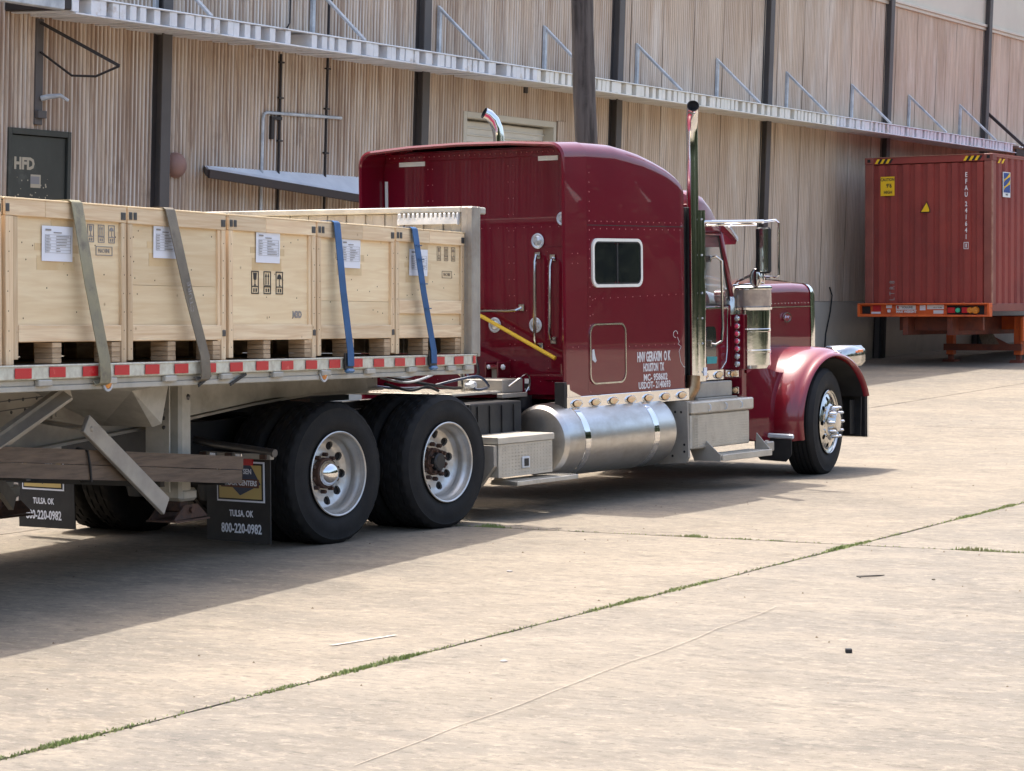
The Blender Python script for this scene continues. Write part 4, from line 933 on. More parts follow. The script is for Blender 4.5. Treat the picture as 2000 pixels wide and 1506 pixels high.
def crate(x0, x1, label, style, W=2.2, H=.925):
    w = x1 - x0; M = LF @ Matrix.Translation((x0, -1.22, 0.0))
    c = thing('wooden_crate', label, 'crate', M, 'plywood crates in a row on the flatbed')
    rr = random.Random(int(-x0 * 100)); g = .004
    lp, rp = (.125 if style == 1 else .055), .055
    if style == 0: rp = .06
    zt = H - rr.uniform(.095, .11); zb0, zb1 = .128, .222
    if style == 3: zb0, zb1 = .125, .225
    # panels
    split = {2: .50, 4: .42, 0: .62}.get(style)
    if split:
        b = MB(); b.box(lp - .02, w - rp + .02, .018, .030, zb0, H * split - .001, .001); b.build('plywood_panel', P['plywood'], c)
        b = MB(); b.box(lp - .02, w - rp + .02, .018, .030, H * split + .001, H - .01, .001); b.build('plywood_panel', P['plywood'], c)
    else:
        b = MB(); b.box(lp - .02, w - rp + .02, .018, .030, zb0, H - .01, .001); b.build('plywood_panel', P['plywood'], c)
    # top batten in two lengths, butted
    cut = w * rr.uniform(.3, .6)
    for a, b_ in ((0, cut - .001), (cut + .001, w)):
        b = MB(); b.box(a + g * (a == 0), b_ - g * (b_ == w), -.004, .0175, zt, H - .004, .003); b.build('batten', P['pine_h'], c)
    b = MB(); b.box(lp + .001, w - rp - .001, -.002, .0175, zb0, zb1, .003); b.build('batten', P['pine_h'], c)
    if style == 5:
        b = MB(); b.box(lp + .001, w - rp - .001, -.002, .0175, .305, .405, .003); b.build('batten', P['pine_h'], c)
    # posts
    if style == 1:
        b = MB(); b.box(.004, .075, -.003, .06, .0, zt - .002, .003); b.build('post', P['pine_v'], c)
        b = MB(); b.box(.078, .124, .002, .06, .03, zt - .002, .003); b.build('post', P['pine_v'], c)
    else:
        b = MB(); b.box(.004, lp, -.003, .06, .012, zt - .002, .003); b.build('post', P['pine_v'], c)
    b = MB(); b.box(w - rp, w - .004, -.003, .06, .0 if style != 4 else .02, zt - .002, .003); b.build('post', P['pine_v'], c)
    if style in (3, 2):
        b = MB(); b.box(w - rp - .035, w - rp - .002, .004, .05, .10, zt - .002, .003); b.build('post', P['pine_v'], c)
    # side, back, lid
    b = MB(); b.box(.006, w - .006, .031, W - .03, .13, H - .012); b.build('crate_body', P['plywood'], c, smooth=False)
    b = MB(); b.box(.0, w, -.006, W, H - .004, H + .006, .002); b.build('lid', P['plywood'], c)
    b = MB(); b.box(.004, w - .004, W - .029, W - .01, zt, H - .014); b.build('batten', P['pine_h'], c, smooth=False)
    # pallet base: stringers (stacked plywood) and boards
    for xs in (.45, w - .15):
        for k in range(4):
            b = MB(); b.box(xs + rr.uniform(-.002, .002), xs + .088 + rr.uniform(-.002, .002), .004, .13, .004 + k * .03, .032 + k * .03, .002); b.build('stringer_ply', P['pallet_wood'], c)
    b = MB(); b.box(.01, w - .01, .06, W - .05, .1245, .1295); b.build('base_board', P['pallet_wood'], c, smooth=False)
    for q0, q1, r0, r1 in ((.02, .2, 1.0, 1.1), (w - .2, w - .02, 1.0, 1.1), (w * .4, w * .6, 1.0, 1.1), (.02, w - .02, 1.9, 2.1)): b = MB(); b.box(q0, q1, r0, r1, .004, .12); b.build('base_block', P['pallet_wood'], c, smooth=False)
    # clips at the upper corners
    for xx in ((.012, .06) if style != 1 else (.0,)):
        b = MB(); b.box(xx, xx + .035, -.008, -.0045, H - .075, H - .03, .002); b.box(xx + .008, xx + .026, -.0095, -.008, H - .065, H - .042); b.build('corner_clip', P['galv_dark'], c)
    b = MB(); b.box(w - .065, w - .015, -.008, -.0045, H - .08, H - .035, .002); b.box(w - .055, w - .025, -.0095, -.008, H - .07, H - .048); b.build('corner_clip', P['galv_dark'], c)
    if style in (2, 3, 4):
        b = MB(); b.box(w - .05, w - .012, -.0075, -.0035, .15, .19, .002); b.build('corner_clip', P['galv_dark'], c)
    # nail heads
    b = MB()
    for _ in range(12): b.dome((rr.uniform(lp + .02, w - rp - .02), .0178, rr.uniform(.26, H - .13)), .0055, (0, -1, 0), .3, n=5)
    for xx in (.03, w - .03):
        for k in range(7): b.dome((xx + rr.uniform(-.01, .01), -.0032, .08 + k * .11), .0045, (0, -1, 0), .3, n=5)
    b.build('nail_heads', P['rusty_hub'], c, kind='stuff')
    return c, w
crates = [(-7.08, -5.93, 0, 'leftmost pale wooden crate, cut off by the left edge of the photo'),
          (-5.90, -4.70, 1, 'wooden crate under the olive strap, with a full paper label and faint symbols top right'),
          (-4.69, -3.565, 2, 'wooden crate under the brown strap, its paper label partly covered'),
          (-3.535, -2.39, 3, 'wooden crate without a strap, with bold black glass, arrows and umbrella symbols'),
          (-2.375, -1.225, 4, 'wooden crate under the thicker blue strap, second from the bulkhead'),
          (-1.21, -.06, 5, 'wooden crate next to the bulkhead, with a darker batten across its lower part')]
CR = {}
for a, b, st_, lb in crates: CR[st_], w_ = crate(a, b, lb, st_)
def off(st_): return -[c for c in crates if c[2] == st_][0][0]
paper_label(CR[1], -5.54 + off(1), .585, .30, .20)
paper_label(CR[2], -4.39 + off(2), .63, .26, .195)
paper_label(CR[3], -3.17 + off(3), .63, .31, .20)
paper_label(CR[4], -2.02 + off(4), .62, .29, .20)
paper_label(CR[5], -.97 + off(5), .585, .30, .195)
for k, t_ in enumerate(('glass', 'up', 'umb')):
    icon(t_, CR[1], -5.08 + off(1) + k * .108, .705, .105, 'ink_grey' if k < 1 else 'ink_grey')
    icon(t_, CR[3], -3.22 + off(3) + k * .158, .425, .150, 'ink')
    icon(t_, CR[5], -.50 + off(5) + k * .122, .705, .105, 'ink_faint')
for c_, x_, z_, mt in ((1, -4.91, .655, 'ink_grey'), (5, -.33, .60, 'ink_faint')):
    b = MB(); X_ = x_ + off(c_); w_, h_ = (.17, .05)
    for (a, q, e, f_) in ((X_ - w_ / 2, X_ + w_ / 2, z_ - h_ / 2, z_ - h_ / 2 + .004), (X_ - w_ / 2, X_ + w_ / 2, z_ + h_ / 2, z_ + h_ / 2 + .004), (X_ - w_ / 2, X_ - w_ / 2 + .004, z_ - h_ / 2 + .004, z_ + h_ / 2), (X_ + w_ / 2 - .004, X_ + w_ / 2, z_ - h_ / 2 + .004, z_ + h_ / 2)): b.box(a, q, .0145, .0172, e, f_)
    s_ = b.build('stamp', P[mt], CR[c_], smooth=False); text('lettering', 'FRAGILE' if 0 else 'MACHINE', .035, P[mt], s_, face_ny(X_, .0165, z_ + .002), sx=.8)
text('stamp', 'M3D', .062, P['ink_grey'], CR[3], face_ny(-2.62 + off(3), .0165, .29), bold=.003)

# ================================================================== CARGO STRAPS
def strap(name, mt, label, xt, xb, w, tail, group='cargo straps over the crates'):
    path = [(xt + .01, 1.02, .20), (xt, .995, .93), (xt, .98, .94), (xt, -.3, .938), (xt, -1.23, .938), (xt + .002, -1.246, .925), (xt + (xb - xt) * .5, -1.285, .46), (xb, -1.332, .03)]
    path += tail
    bm = MB(); V = []
    for i, p in enumerate(path):
        V.append([(p[0] - w / 2, p[1], p[2]), (p[0] + w / 2, p[1], p[2])])
    t = .005
    vs = []
    for i, (a, b) in enumerate(V):
        p0 = Vector(path[max(i - 1, 0)]); p1 = Vector(path[min(i + 1, len(path) - 1)]); d = (p1 - p0).normalized(); n = d.cross(Vector((1, 0, 0))).normalized() * t / 2
        vs += [tuple(Vector(a) - n), tuple(Vector(b) - n), tuple(Vector(b) + n), tuple(Vector(a) + n)]
    fs = []
    for i in range(len(path) - 1):
        for k in range(4): fs.append([i * 4 + k, i * 4 + (k + 1) % 4, i * 4 + 4 + (k + 1) % 4, i * 4 + 4 + k])
    bm.add(vs, fs)
    o = bm.build(name, P[mt], ang=50, label=label, cat='strap', group=group); o.matrix_world = LF; return o
def loop(xb): return [(xb + .01, -1.335, -.085), (xb + .012, -1.328, -.112), (xb + .01, -1.30, -.125), (xb - .005, -1.285, -.10)]
s1 = strap('cargo_strap', 'khaki_webbing', 'olive green webbing strap, leftmost over the crates', -5.25, -5.10, .108, loop(-5.10))
s2 = strap('cargo_strap', 'brown_webbing', 'worn brown webbing strap over the crate left of the bold symbols', -4.26, -4.0, .105, loop(-4.0))
s3 = strap('cargo_strap', 'blue_webbing', 'blue webbing strap, the left and straighter of the two blue ones', -2.14, -2.10, .088, [(-2.10, -1.335, -.06)])
s4 = strap('cargo_strap', 'blue_webbing', 'blue webbing strap nearest the bulkhead, slanting to the right', -.955, -.81, .088, [(-.81, -1.335, -.06)])
tx = text('lettering', 'VECTURE', .055, P['ink_grey'], s2, Matrix.Translation((-4.108, -1.3035, .36)) @ Matrix(((1, 0, 0, 0), (0, 0, -1, 0), (0, 1, 0, 0), (0, 0, 0, 1))) @ Matrix.Rotation(radians(-76) + pi, 4, 'Z'), sx=1.15)
for k in range(4):
    b = MB(); q = [.80, .70, .34, .52][k]; xx = -.955 + (-.81 + .955) * (.94 - q) / .9; b.box(xx - .045, xx + .045, -1.25 - (.94 - q) * .092 - .010, -1.25 - (.94 - q) * .092 - .004, q, q + .008); b.build('strap_fold', P['blue_webbing'], s4, smooth=False)

# ================================================================== SEMI TRUCK (X forward, Y left, origin on the ground under the rear drive axle)
TF = frame(53.717, -2.2137, 18.13, 0)
tk = thing('semi_truck', 'glossy maroon conventional semi truck with tall sleeper and chrome exhaust stacks', 'truck', TF)
MP, CHR, SS, BK = P['maroon_paint'], P['chrome'], P['stainless'], P['black_frame']

# ---------------- wheels (built with the outer face to -Y at y=0, then mirrored by rotation)
def disc_holes(bm, r0, r1, y_of, nh, hr, hr_c, y_in, n=20, asp=1.0):
    """annulus between r0 and r1 with nh round hand holes at radius hr_c"""
    for h in range(nh):
        t0 = 2 * pi * h / nh; dt = 2 * pi / nh
        outer = []; hole = []
        # boundary of the sector, n points, angle from hole centre
        cx, cz = hr_c * cos(t0), hr_c * sin(t0)
        for k in range(n):
            a = 2 * pi * k / n; s = k / n * 4
            if s < 1: tt, rr = -.5 + s, r0
            elif s < 2: tt, rr = .5, r0 + (r1 - r0) * (s - 1)
            elif s < 3: tt, rr = .5 - (s - 2), r1
            else: tt, rr = -.5, r1 - (r1 - r0) * (s - 3)
            t = t0 + tt * dt; outer.append((rr * cos(t), y_of(rr), rr * sin(t)))
        for k in range(n):
            p = outer[k]; d = Vector((p[0] - cx, 0, p[2] - cz)).normalized()
            rad = Vector((cos(t0), 0, sin(t0))); tang = Vector((-sin(t0), 0, cos(t0)))
            q = rad * d.dot(rad) * hr + tang * d.dot(tang) * hr * asp
            x_, z_ = cx + q.x, cz + q.z; hole.append((x_, y_of(math.hypot(x_, z_)), z_))
        o = len(bm.v); bm.v += outer + hole + [(p[0], p[1] + y_in, p[2]) for p in hole]
        for k in range(n):
            k2 = (k + 1) % n
            bm.f.append([o + k, o + n + k, o + n + k2, o + k2]); bm.m.append(0)
            bm.f.append([o + n + k, o + 2 * n + k, o + 2 * n + k2, o + n + k2]); bm.m.append(0)

def tyre_mesh(kind, R=.505, Wd=.27, rr=.29):
    bm = MB(); n = 120
    prof = [(rr - .01, .012), (rr + .012, .002), (rr + .03, -.010), (rr + .075, -.020), (rr + .125, -.020), (R - .052, -.010), (R - .040, -.0125), (R - .034, -.006), (R - .014, .008), (R - .002, .024)]
    if kind == 'steer': cuts = [.055, .098, .142, .186]
    else: cuts = [.068, .135, .202]
    for c in cuts: prof += [(R, c - .007), (R - .014, c - .005), (R - .014, c + .005), (R, c + .007)]
    prof += [(R - .002, Wd - .024), (R - .014, Wd - .008), (R - .05, Wd + .012), (rr + .09, Wd + .02), (rr + .02, Wd), (rr - .01, Wd - .01)]
    K = len(prof)
    def rmod(i, j):
        if kind == 'steer': return 0
        if prof[j][0] > R - .016 and prof[j][0] > R - .003: 
            return -.010 if (i + (j // 2)) % 4 == 0 else 0
        if j in (8, K - 5): return -.004 if i % 4 == 0 else 0
        return 0
    bm.lathe(prof, 'Y', n, rmod=rmod if kind != 'steer' else None); return bm.mesh('tyre', P['tyre'], ang=28)
ty_drive, ty_steer, ty_in = tyre_mesh('drive'), tyre_mesh('steer', R=.503), tyre_mesh('inner')
# drive rim: deep dish
bm = MB()
bm.lathe([(.300, .004), (.302, -.003), (.296, -.007), (.288, -.002), (.284, .012), (.281, .030), (.272, .045), (.262, .062), (.258, .085), (.262, .105), (.255, .125), (.245, .138)], 'Y', 64)
disc_holes(bm, .165, .245, lambda r: .138 + .018 * (1 - ((r - .165) / .08)) + .010 * sin(pi * (r - .165) / .08), 10, .032, .206, .02)
bm.lathe([(.165, .156), (.150, .150), (.10, .150), (.088, .152)], 'Y', 64)
rim_drive = bm.mesh('rim', P['rim_alu'], ang=30)
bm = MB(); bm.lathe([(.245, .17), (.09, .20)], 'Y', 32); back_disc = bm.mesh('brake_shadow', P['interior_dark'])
nuts_d = MB().lathe([(.001, .112), (.012, .112), (.016, .118), (.0165, .150)], 'Y', 6).mesh('lug_nut', P['rusty_hub'])
bm = MB(); bm.lathe([(.0005, .030), (.012, .0305), (.025, .0325), (.038, .036), (.050, .0415), (.062, .049), (.073, .059), (.082, .070), (.089, .083), (.093, .096), (.094, .11)], 'Y', 40); dome = bm.mesh('hub_cover', CHR, ang=80)
bm = MB(); bm.lathe([(.094, .10), (.106, .102), (.110, .115), (.110, .15)], 'Y', 32); hubring = bm.mesh('hub_ring', P['rusty_hub'])
bm = MB(); bm.lathe([(.001, .068), (.055, .068), (.066, .078), (.068, .15)], 'Y', 16); hubd = bm.mesh('axle_hub', BK)
bm = MB()
for k in range(8):
    a = 2 * pi * k / 8; bm.lathe([(.001, .082), (.010, .082), (.012, .13)], 'Y', 6, o=(.083 * cos(a), 0, .083 * sin(a)))
bm.lathe([(.068, .11), (.100, .112), (.104, .15)], 'Y', 24); studs = bm.mesh('hub_studs', P['rusty_hub'])
def dual(x, side, hub):
    e = bpy.data.objects.new('drive_wheel', None); COL.objects.link(e); e.parent = tk; e.location = (x, -1.22 * side, .495)
    e.rotation_euler = (0, random.Random(x + side).uniform(0, .6), 0) if side > 0 else (0, 0, pi)
    t1 = link('tyre', ty_drive, e, (0, .018, 0)); t2 = link('tyre', ty_in, e, (0, .34, 0))
    r = link('rim', rim_drive, e)
    link('brake_shadow', back_disc, e)
    if side > 0:
        for k in range(10): a = 2 * pi * (k + .5) / 10; link('lug_nut', nuts_d, e, (.132 * cos(a), 0, .132 * sin(a)))
        if hub == 'dome': link('hub_cover', dome, e); link('hub_ring', hubring, e)
        else: link('axle_hub', hubd, e); link('hub_studs', studs, e)
for x_, h_ in ((0, 'dome'), (1.26, 'plain')):
    dual(x_, 1, h_); dual(x_, -1, h_)
# steer wheels
bm = MB()
bm.lathe([(.300, .004), (.302, -.003), (.296, -.007), (.290, -.002), (.286, .008), (.270, .014), (.262, .012)], 'Y', 64)
disc_holes(bm, .175, .262, lambda r: .012 - .028 * (1 - ((r - .175) / .087)) - .006 * sin(pi * (r - .175) / .087), 10, .024, .225, .03)
bm.lathe([(.175, -.016), (.16, -.030), (.15, -.033), (.145, -.031), (.118, -.031), (.110, -.045), (.10, -.075), (.085, -.092), (.001, -.096)], 'Y', 64)
rim_st = bm.mesh('rim', P['chrome'] if 0 else P['stainless'], ang=30)
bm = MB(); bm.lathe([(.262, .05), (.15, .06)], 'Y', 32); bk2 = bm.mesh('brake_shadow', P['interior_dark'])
nutc = MB().lathe([(.001, -.108), (.009, -.107), (.014, -.099), (.015, -.078), (.020, -.066), (.020, -.034)], 'Y', 12).mesh('lug_cover', CHR)
for side in (1, -1):
    e = bpy.data.objects.new('steer_wheel', None); COL.objects.link(e); e.parent = tk; e.location = (7.134, -1.20 * side, .49)
    e.rotation_euler = (0, 0, radians(11.5) + (0 if side > 0 else pi))
    link('tyre', ty_steer, e, (0, .018, 0)); link('rim', rim_st, e); link('brake_shadow', bk2, e)
    for k in range(10): a = 2 * pi * k / 10; link('lug_cover', nutc, e, (.140 * cos(a), 0, .140 * sin(a)))

# ---------------- sleeper shell
ZT = [(3.01, 2.955), (3.30, 2.972), (3.77, 2.970), (4.00, 2.945), (4.20, 2.915), (4.40, 2.870), (4.58, 2.822), (4.72, 2.772), (4.82, 2.72), (4.865, 2.66)]
def ztop(x):
    for (a, za), (b, zb) in zip(ZT, ZT[1:]):
        if x <= b: t = max(0, (x - a) / (b - a)); return za + (zb - za) * t
    return ZT[-1][1]
def section(x, hw, zb, zt, rc=.13, n=8):
    pts = [(x, -hw, zb), (x, -hw, zb + (zt - rc - zb) * .5), (x, -hw, zt - rc)]
    for k in range(1, n + 1): a = pi / 2 * k / n; pts.append((x, -hw + rc * (1 - cos(a)), zt - rc + rc * sin(a)))
    m = [(p[0], -p[1], p[2]) for p in pts[::-1]]
    top = [(x, -hw * .5, zt + .025), (x, 0, zt + .035), (x, hw * .5, zt + .025)]
    return pts + top + m
def loft(bm, secs, flip=False, m=0):
    K = len(secs[0]); o = len(bm.v)
    for s_ in secs: bm.v += s_
    for i in range(len(secs) - 1):
        for j in range(K - 1):
            q = [o + i * K + j, o + (i + 1) * K + j, o + (i + 1) * K + j + 1, o + i * K + j + 1]
            bm.f.append(q[::-1] if flip else q); bm.m.append(m)
bm = MB(); xs = [3.352, 3.5, 3.77, 4.0, 4.1, 4.2, 4.3, 4.4, 4.5, 4.58, 4.66, 4.74, 4.80]
secs = [section(x_, 1.062, .90, ztop(x_)) for x_ in xs] + [section(4.835, 1.058, .90, ztop(4.835)), section(4.857, 1.045, .90, ztop(4.857) - .01), section(4.868, 1.02, .90, ztop(4.865) - .03)]
loft(bm, secs); K = len(secs[0]); o = len(bm.v) - K; bm.f.append(list(range(o, o + K))); bm.m.append(0)
bm.box(3.36, 4.86, -1.05, 1.05, .86, .905)
sleeper = bm.build('sleeper', MP, tk, ang=40)
# roof cap line and seam strips
for s_ in (-1, 1): MB().box(3.353, 4.85, s_ * 1.0615, s_ * 1.0645, 2.290, 2.296).build('panel_seam', P['black_frame'], sleeper, smooth=False)
# side and roof extender: open shell behind the sleeper
bm = MB(); out = [section(x_, 1.066 + .010 * (3.345 - x_) / .33, .80, ztop(x_) + .004) for x_ in (3.02, 3.18, 3.345)]
inn = [section(x_, 1.034 + .008 * (3.345 - x_) / .33, .80, ztop(x_) - .028, rc=.11) for x_ in (3.02, 3.18, 3.345)]
rim_ = section(3.008, 1.058, .80, ztop(3.01) - .012, rc=.12)
loft(bm, [rim_] + out); loft(bm, [rim_] + inn, flip=True)
ext = bm.build('side_extender', MP, tk, ang=50)
# back wall
bm = MB(); z1 = 2.93
pts = [(-1.03, .90), (1.03, .90), (1.03, 2.83), (1.0, 2.90), (.92, 2.95), (-.92, 2.95), (-1.0, 2.90), (-1.03, 2.83)]
bm.prism(pts, 0, 3.312, 3.346); bk = bm.build('back_wall', MP, tk, ang=20)
bm = MB(); bm.box(3.295, 3.312, -1.0, 1.0, 2.868, 2.94, .004); bm.build('roof_channel', MP, bk)
bm = MB(); bm.box(3.300, 3.3115, -.86, -.66, 1.02, 2.12, .005); bm.build('door_channel', MP, bk)
for (y0, y1, z0, z1_) in ((.58, .86, 2.83, 2.885), (-.81, -.61, 2.83, 2.885), (.99, 1.02, 2.2, 2.71)):
    bm = MB(); bm.box(3.305, 3.3115, y0, y1, z0, z1_, .001); bm.build('reflective_tape', P['white_vinyl'], bk)
def round_light(y, z, r=.058):
    e = MB().lathe([(r, 3.311), (r + .006, 3.300), (r - .004, 3.294), (r - .014, 3.300)], 'X', 28, o=(0, y, z)).build('work_light', P['galvanised'], bk)
    MB().lathe([(.001, 3.288), (r * .6, 3.292), (r - .012, 3.301)], 'X', 24, o=(0, y, z)).build('light_lens', P['clear_lens'], e)
round_light(-.60, 2.17); round_light(-.57, 1.475); round_light(-.15, 1.475); round_light(-.85, 2.35, .05)
# grab bars
def bar_handle(pts, r, name='grab_bar', mt=None, par=None):
    bm = MB(); bm.tube(pts, r, 8); 
    for p in (pts[0], pts[-1]): bm.box(p[0] - .012, p[0] + .004, p[1] - .028, p[1] + .028, p[2] - .028, p[2] + .028, .003)
    return bm.build(name, mt or P['stainless'], par or tk)
bar_handle([(3.305, -.60, 2.05), (3.24, -.625, 2.05), (3.22, -.63, 2.0), (3.22, -.62, 1.36), (3.24, -.62, 1.31), (3.305, -.62, 1.30)], .014, par=bk)
bar_handle([(3.295, -.76, 2.03), (3.24, -.78, 2.01), (3.225, -.78, 1.96), (3.225, -.77, 1.42), (3.24, -.77, 1.36), (3.295, -.76, 1.35)], .013, par=bk)
bar_handle([(3.305, -.43, 1.62), (3.26, -.40, 1.60), (3.24, -.34, 1.595), (3.24, .30, 1.595), (3.26, .36, 1.60), (3.305, .38, 1.62)], .013, par=bk)
# rivets
bm = MB()
def rv(x, y, z, ax, r=.0055): bm.dome((x, y, z), r, ax, .6, n=5)
for k in range(11):
    rv(3.345, -1.0635, 2.78 - k * 0, (0, -1, 0)) if 0 else None
yS = -1.0625
for k in range(24): rv(3.385, yS, 2.72 - k * .078, (0, -1, 0))
for k in range(10): rv(3.425, yS, 2.16 - k * .12, (0, -1, 0))
for k in range(17): rv(3.38 + k * .088, yS, 2.325, (0, -1, 0))
for k in range(15): rv(3.45 + k * .094, yS, 2.265, (0, -1, 0))
for k in range(13): rv(3.46 + k * .112, yS, 1.69 + .002 * k, (0, -1, 0))
for k in range(8): rv(3.96 + k * .10, yS, 1.285, (0, -1, 0))
for (x_, z_) in ((3.12, 2.06), (3.2, 2.06), (3.12, 1.98), (3.2, 1.98), (3.12, 1.3), (3.2, 1.3)): rv(x_, -1.072, z_, (0, -1, 0))
for k in range(36): rv(3.29, .95 - k * .054, 2.905, (-1, 0, 0), .006)
for y_ in (.55, .50, -.30, -.35):
    for k in range(14): rv(3.31, y_, 2.80 - k * .135, (-1, 0, 0))
for k in range(22): rv(3.31, .95 - k * .088, 2.285, (-1, 0, 0))
for k in range(20): rv(3.31, .95 - k * .095, 1.595, (-1, 0, 0), .0045)
for k in range(16): rv(3.31, .95 - k * .12, 1.01, (-1, 0, 0), .0045)
for k in range(18): rv(3.298, -.70, 1.06 + k * .06, (-1, 0, 0), .004)
bm.build('rivets', mat('rivet_glint', (.50, .16, .17), .3, .3), tk, kind='stuff')  # rivet highlights put into a lighter head colour
# sleeper window
def rrect(x0, x1, z0, z1, r, n=5):
    pts = []
    for cx, cz, a0 in ((x1 - r, z1 - r, 0), (x0 + r, z1 - r, pi / 2), (x0 + r, z0 + r, pi), (x1 - r, z0 + r, 3 * pi / 2)):
        for k in range(n + 1): a = a0 + pi / 2 * k / n; pts.append((cx + r * cos(a), cz + r * sin(a)))
    return pts
def ring(bm, po, pi_, y0, y1, m=0):
    n = len(po); vs = [(p[0], y0, p[1]) for p in po] + [(p[0], y0, p[1]) for p in pi_] + [(p[0], y1, p[1]) for p in po] + [(p[0], y1, p[1]) for p in pi_]
    fs = []
    for k in range(n):
        j = (k + 1) % n; fs += [[k, j, n + j, n + k][::-1], [k, 2 * n + k, 2 * n + j, j], [n + k, n + j, 3 * n + j, 3 * n + k]]
    bm.add(vs, fs, m); return bm
w = ring(MB(), rrect(3.41, 4.155, 1.782, 2.185, .075), rrect(3.435, 4.13, 1.807, 2.160, .055), -1.078, -1.060).build('sleeper_window', P['trailer_paint'] if 0 else P['canopy_cream'], tk, ang=60)
ring(MB(), rrect(3.435, 4.13, 1.807, 2.160, .055), rrect(3.447, 4.118, 1.819, 2.148, .045), -1.074, -1.062).build('window_seal', P['black_rubber'], w)
MB().prism(rrect(3.446, 3.775, 1.818, 2.149, .045), 1, -1.0675, -1.0655).build('pane', P['glass_dark'], w, smooth=False)
MB().prism(rrect(3.79, 4.119, 1.818, 2.149, .045), 1, -1.0715, -1.0695).build('pane', P['glass_dark'], w, smooth=False)
MB().box(3.772, 3.79, -1.073, -1.062, 1.82, 2.147).build('window_bar', P['black_rubber'], w, smooth=False)
# hatch
h = ring(MB(), rrect(3.37, 3.905, .985, 1.485, .085), rrect(3.384, 3.891, .999, 1.471, .073), -1.072, -1.060).build('baggage_hatch', P['stainless'], tk, ang=60)
MB().prism(rrect(3.386, 3.889, 1.001, 1.469, .072), 1, -1.0665, -1.0625).build('hatch_panel', MP, h, ang=20)
b = MB(); b.prism([(3.40, 1.27), (3.425, 1.275), (3.44, 1.22), (3.46, 1.18), (3.44, 1.165), (3.40, 1.19)], 1, -1.072, -1.067); b.build('hatch_latch', P['galvanised'], h, smooth=False)
# lettering on the sleeper
text('lettering', 'HNV GERAXIM  O K', .115, P['white_lettering'], tk, face_ny(4.335, -1.0635, 1.185), sx=.50, bold=.0035)
text('lettering', 'HOUSTON  TX', .095, P['white_lettering'], tk, face_ny(4.33, -1.0635, 1.095), sx=.50, bold=.003)
text('lettering', 'MC- 958602', .080, P['white_lettering'], tk, face_ny(4.36, -1.0635, 1.010), sx=.92, bold=.002)
text('lettering', 'USDOT- 2140693', .080, P['white_lettering'], tk, face_ny(4.345, -1.0635, .945), sx=.84, bold=.002)
b = MB(); b.tube([(4.68 + .035 * cos(a), -1.063, 1.37 + .03 * sin(a)) for a in [k * .7 for k in range(8)]], .0022, 4); b.tube([(4.71, -1.063, 1.345), (4.74, -1.063, 1.30), (4.72, -1.063, 1.285), (4.77, -1.063, 1.26), (4.735, -1.063, 1.22), (4.76, -1.063, 1.13), (4.80, -1.063, 1.09), (4.83, -1.063, 1.08)], .0022, 4); b.build('paint_scratch', P['white_vinyl'], tk)
# chrome running-light skirts
def skirt(x0, x1, yl, z0, z1, nl, x_pad=.1, name='light_skirt', zs=0):
    e = MB().box(x0, x1, yl - .012, yl + .02, z0, z1, .003).build(name, P['chrome'], tk)
    for k in range(nl):
        x_ = x0 + x_pad + (x1 - x0 - 2 * x_pad) * k / max(1, nl - 1); zc = (z0 + z1) / 2 - .005
        l = MB(); l.v, l.f, l.m = [], [], []
        nn = 20; prof = [(1.0, .0), (1.02, -.006), (.92, -.009), (.80, -.006)]
        l.lathe([(a * .062, b_) for a, b_ in prof], 'Y', nn); l.v = [(v[0] * 1.3 + x_, v[1] + yl - .012, v[2] * .55 + zc) for v in l.v]; lb = l.build('lamp_bezel', P['chrome'], e)
        l = MB(); l.lathe([(.001, -.0175), (.022, -.0168), (.034, -.0145), (.040, -.010)], 'Y', 16); l.v = [(v[0] * 1.45 + x_ + .008, v[1] + yl - .012, v[2] * .70 + zc) for v in l.v]; l.build('lamp_lens', P['pale_lens'], lb)
    return e
sk = skirt(3.02, 4.865, -1.070, .795, .898, 7, .13)
b = MB(); b.prism([(3.02, .899), (3.02, 1.0), (3.05, 1.0), (3.06, .955), (3.22, .899)], 1, -1.0825, -1.076); b.build('corner_plate', CHR, sk, smooth=False)
b = MB(); b.box(2.985, 3.018, -1.08, -.98, .79, 1.02, .003); b.build('mount_angle', BK, sk)

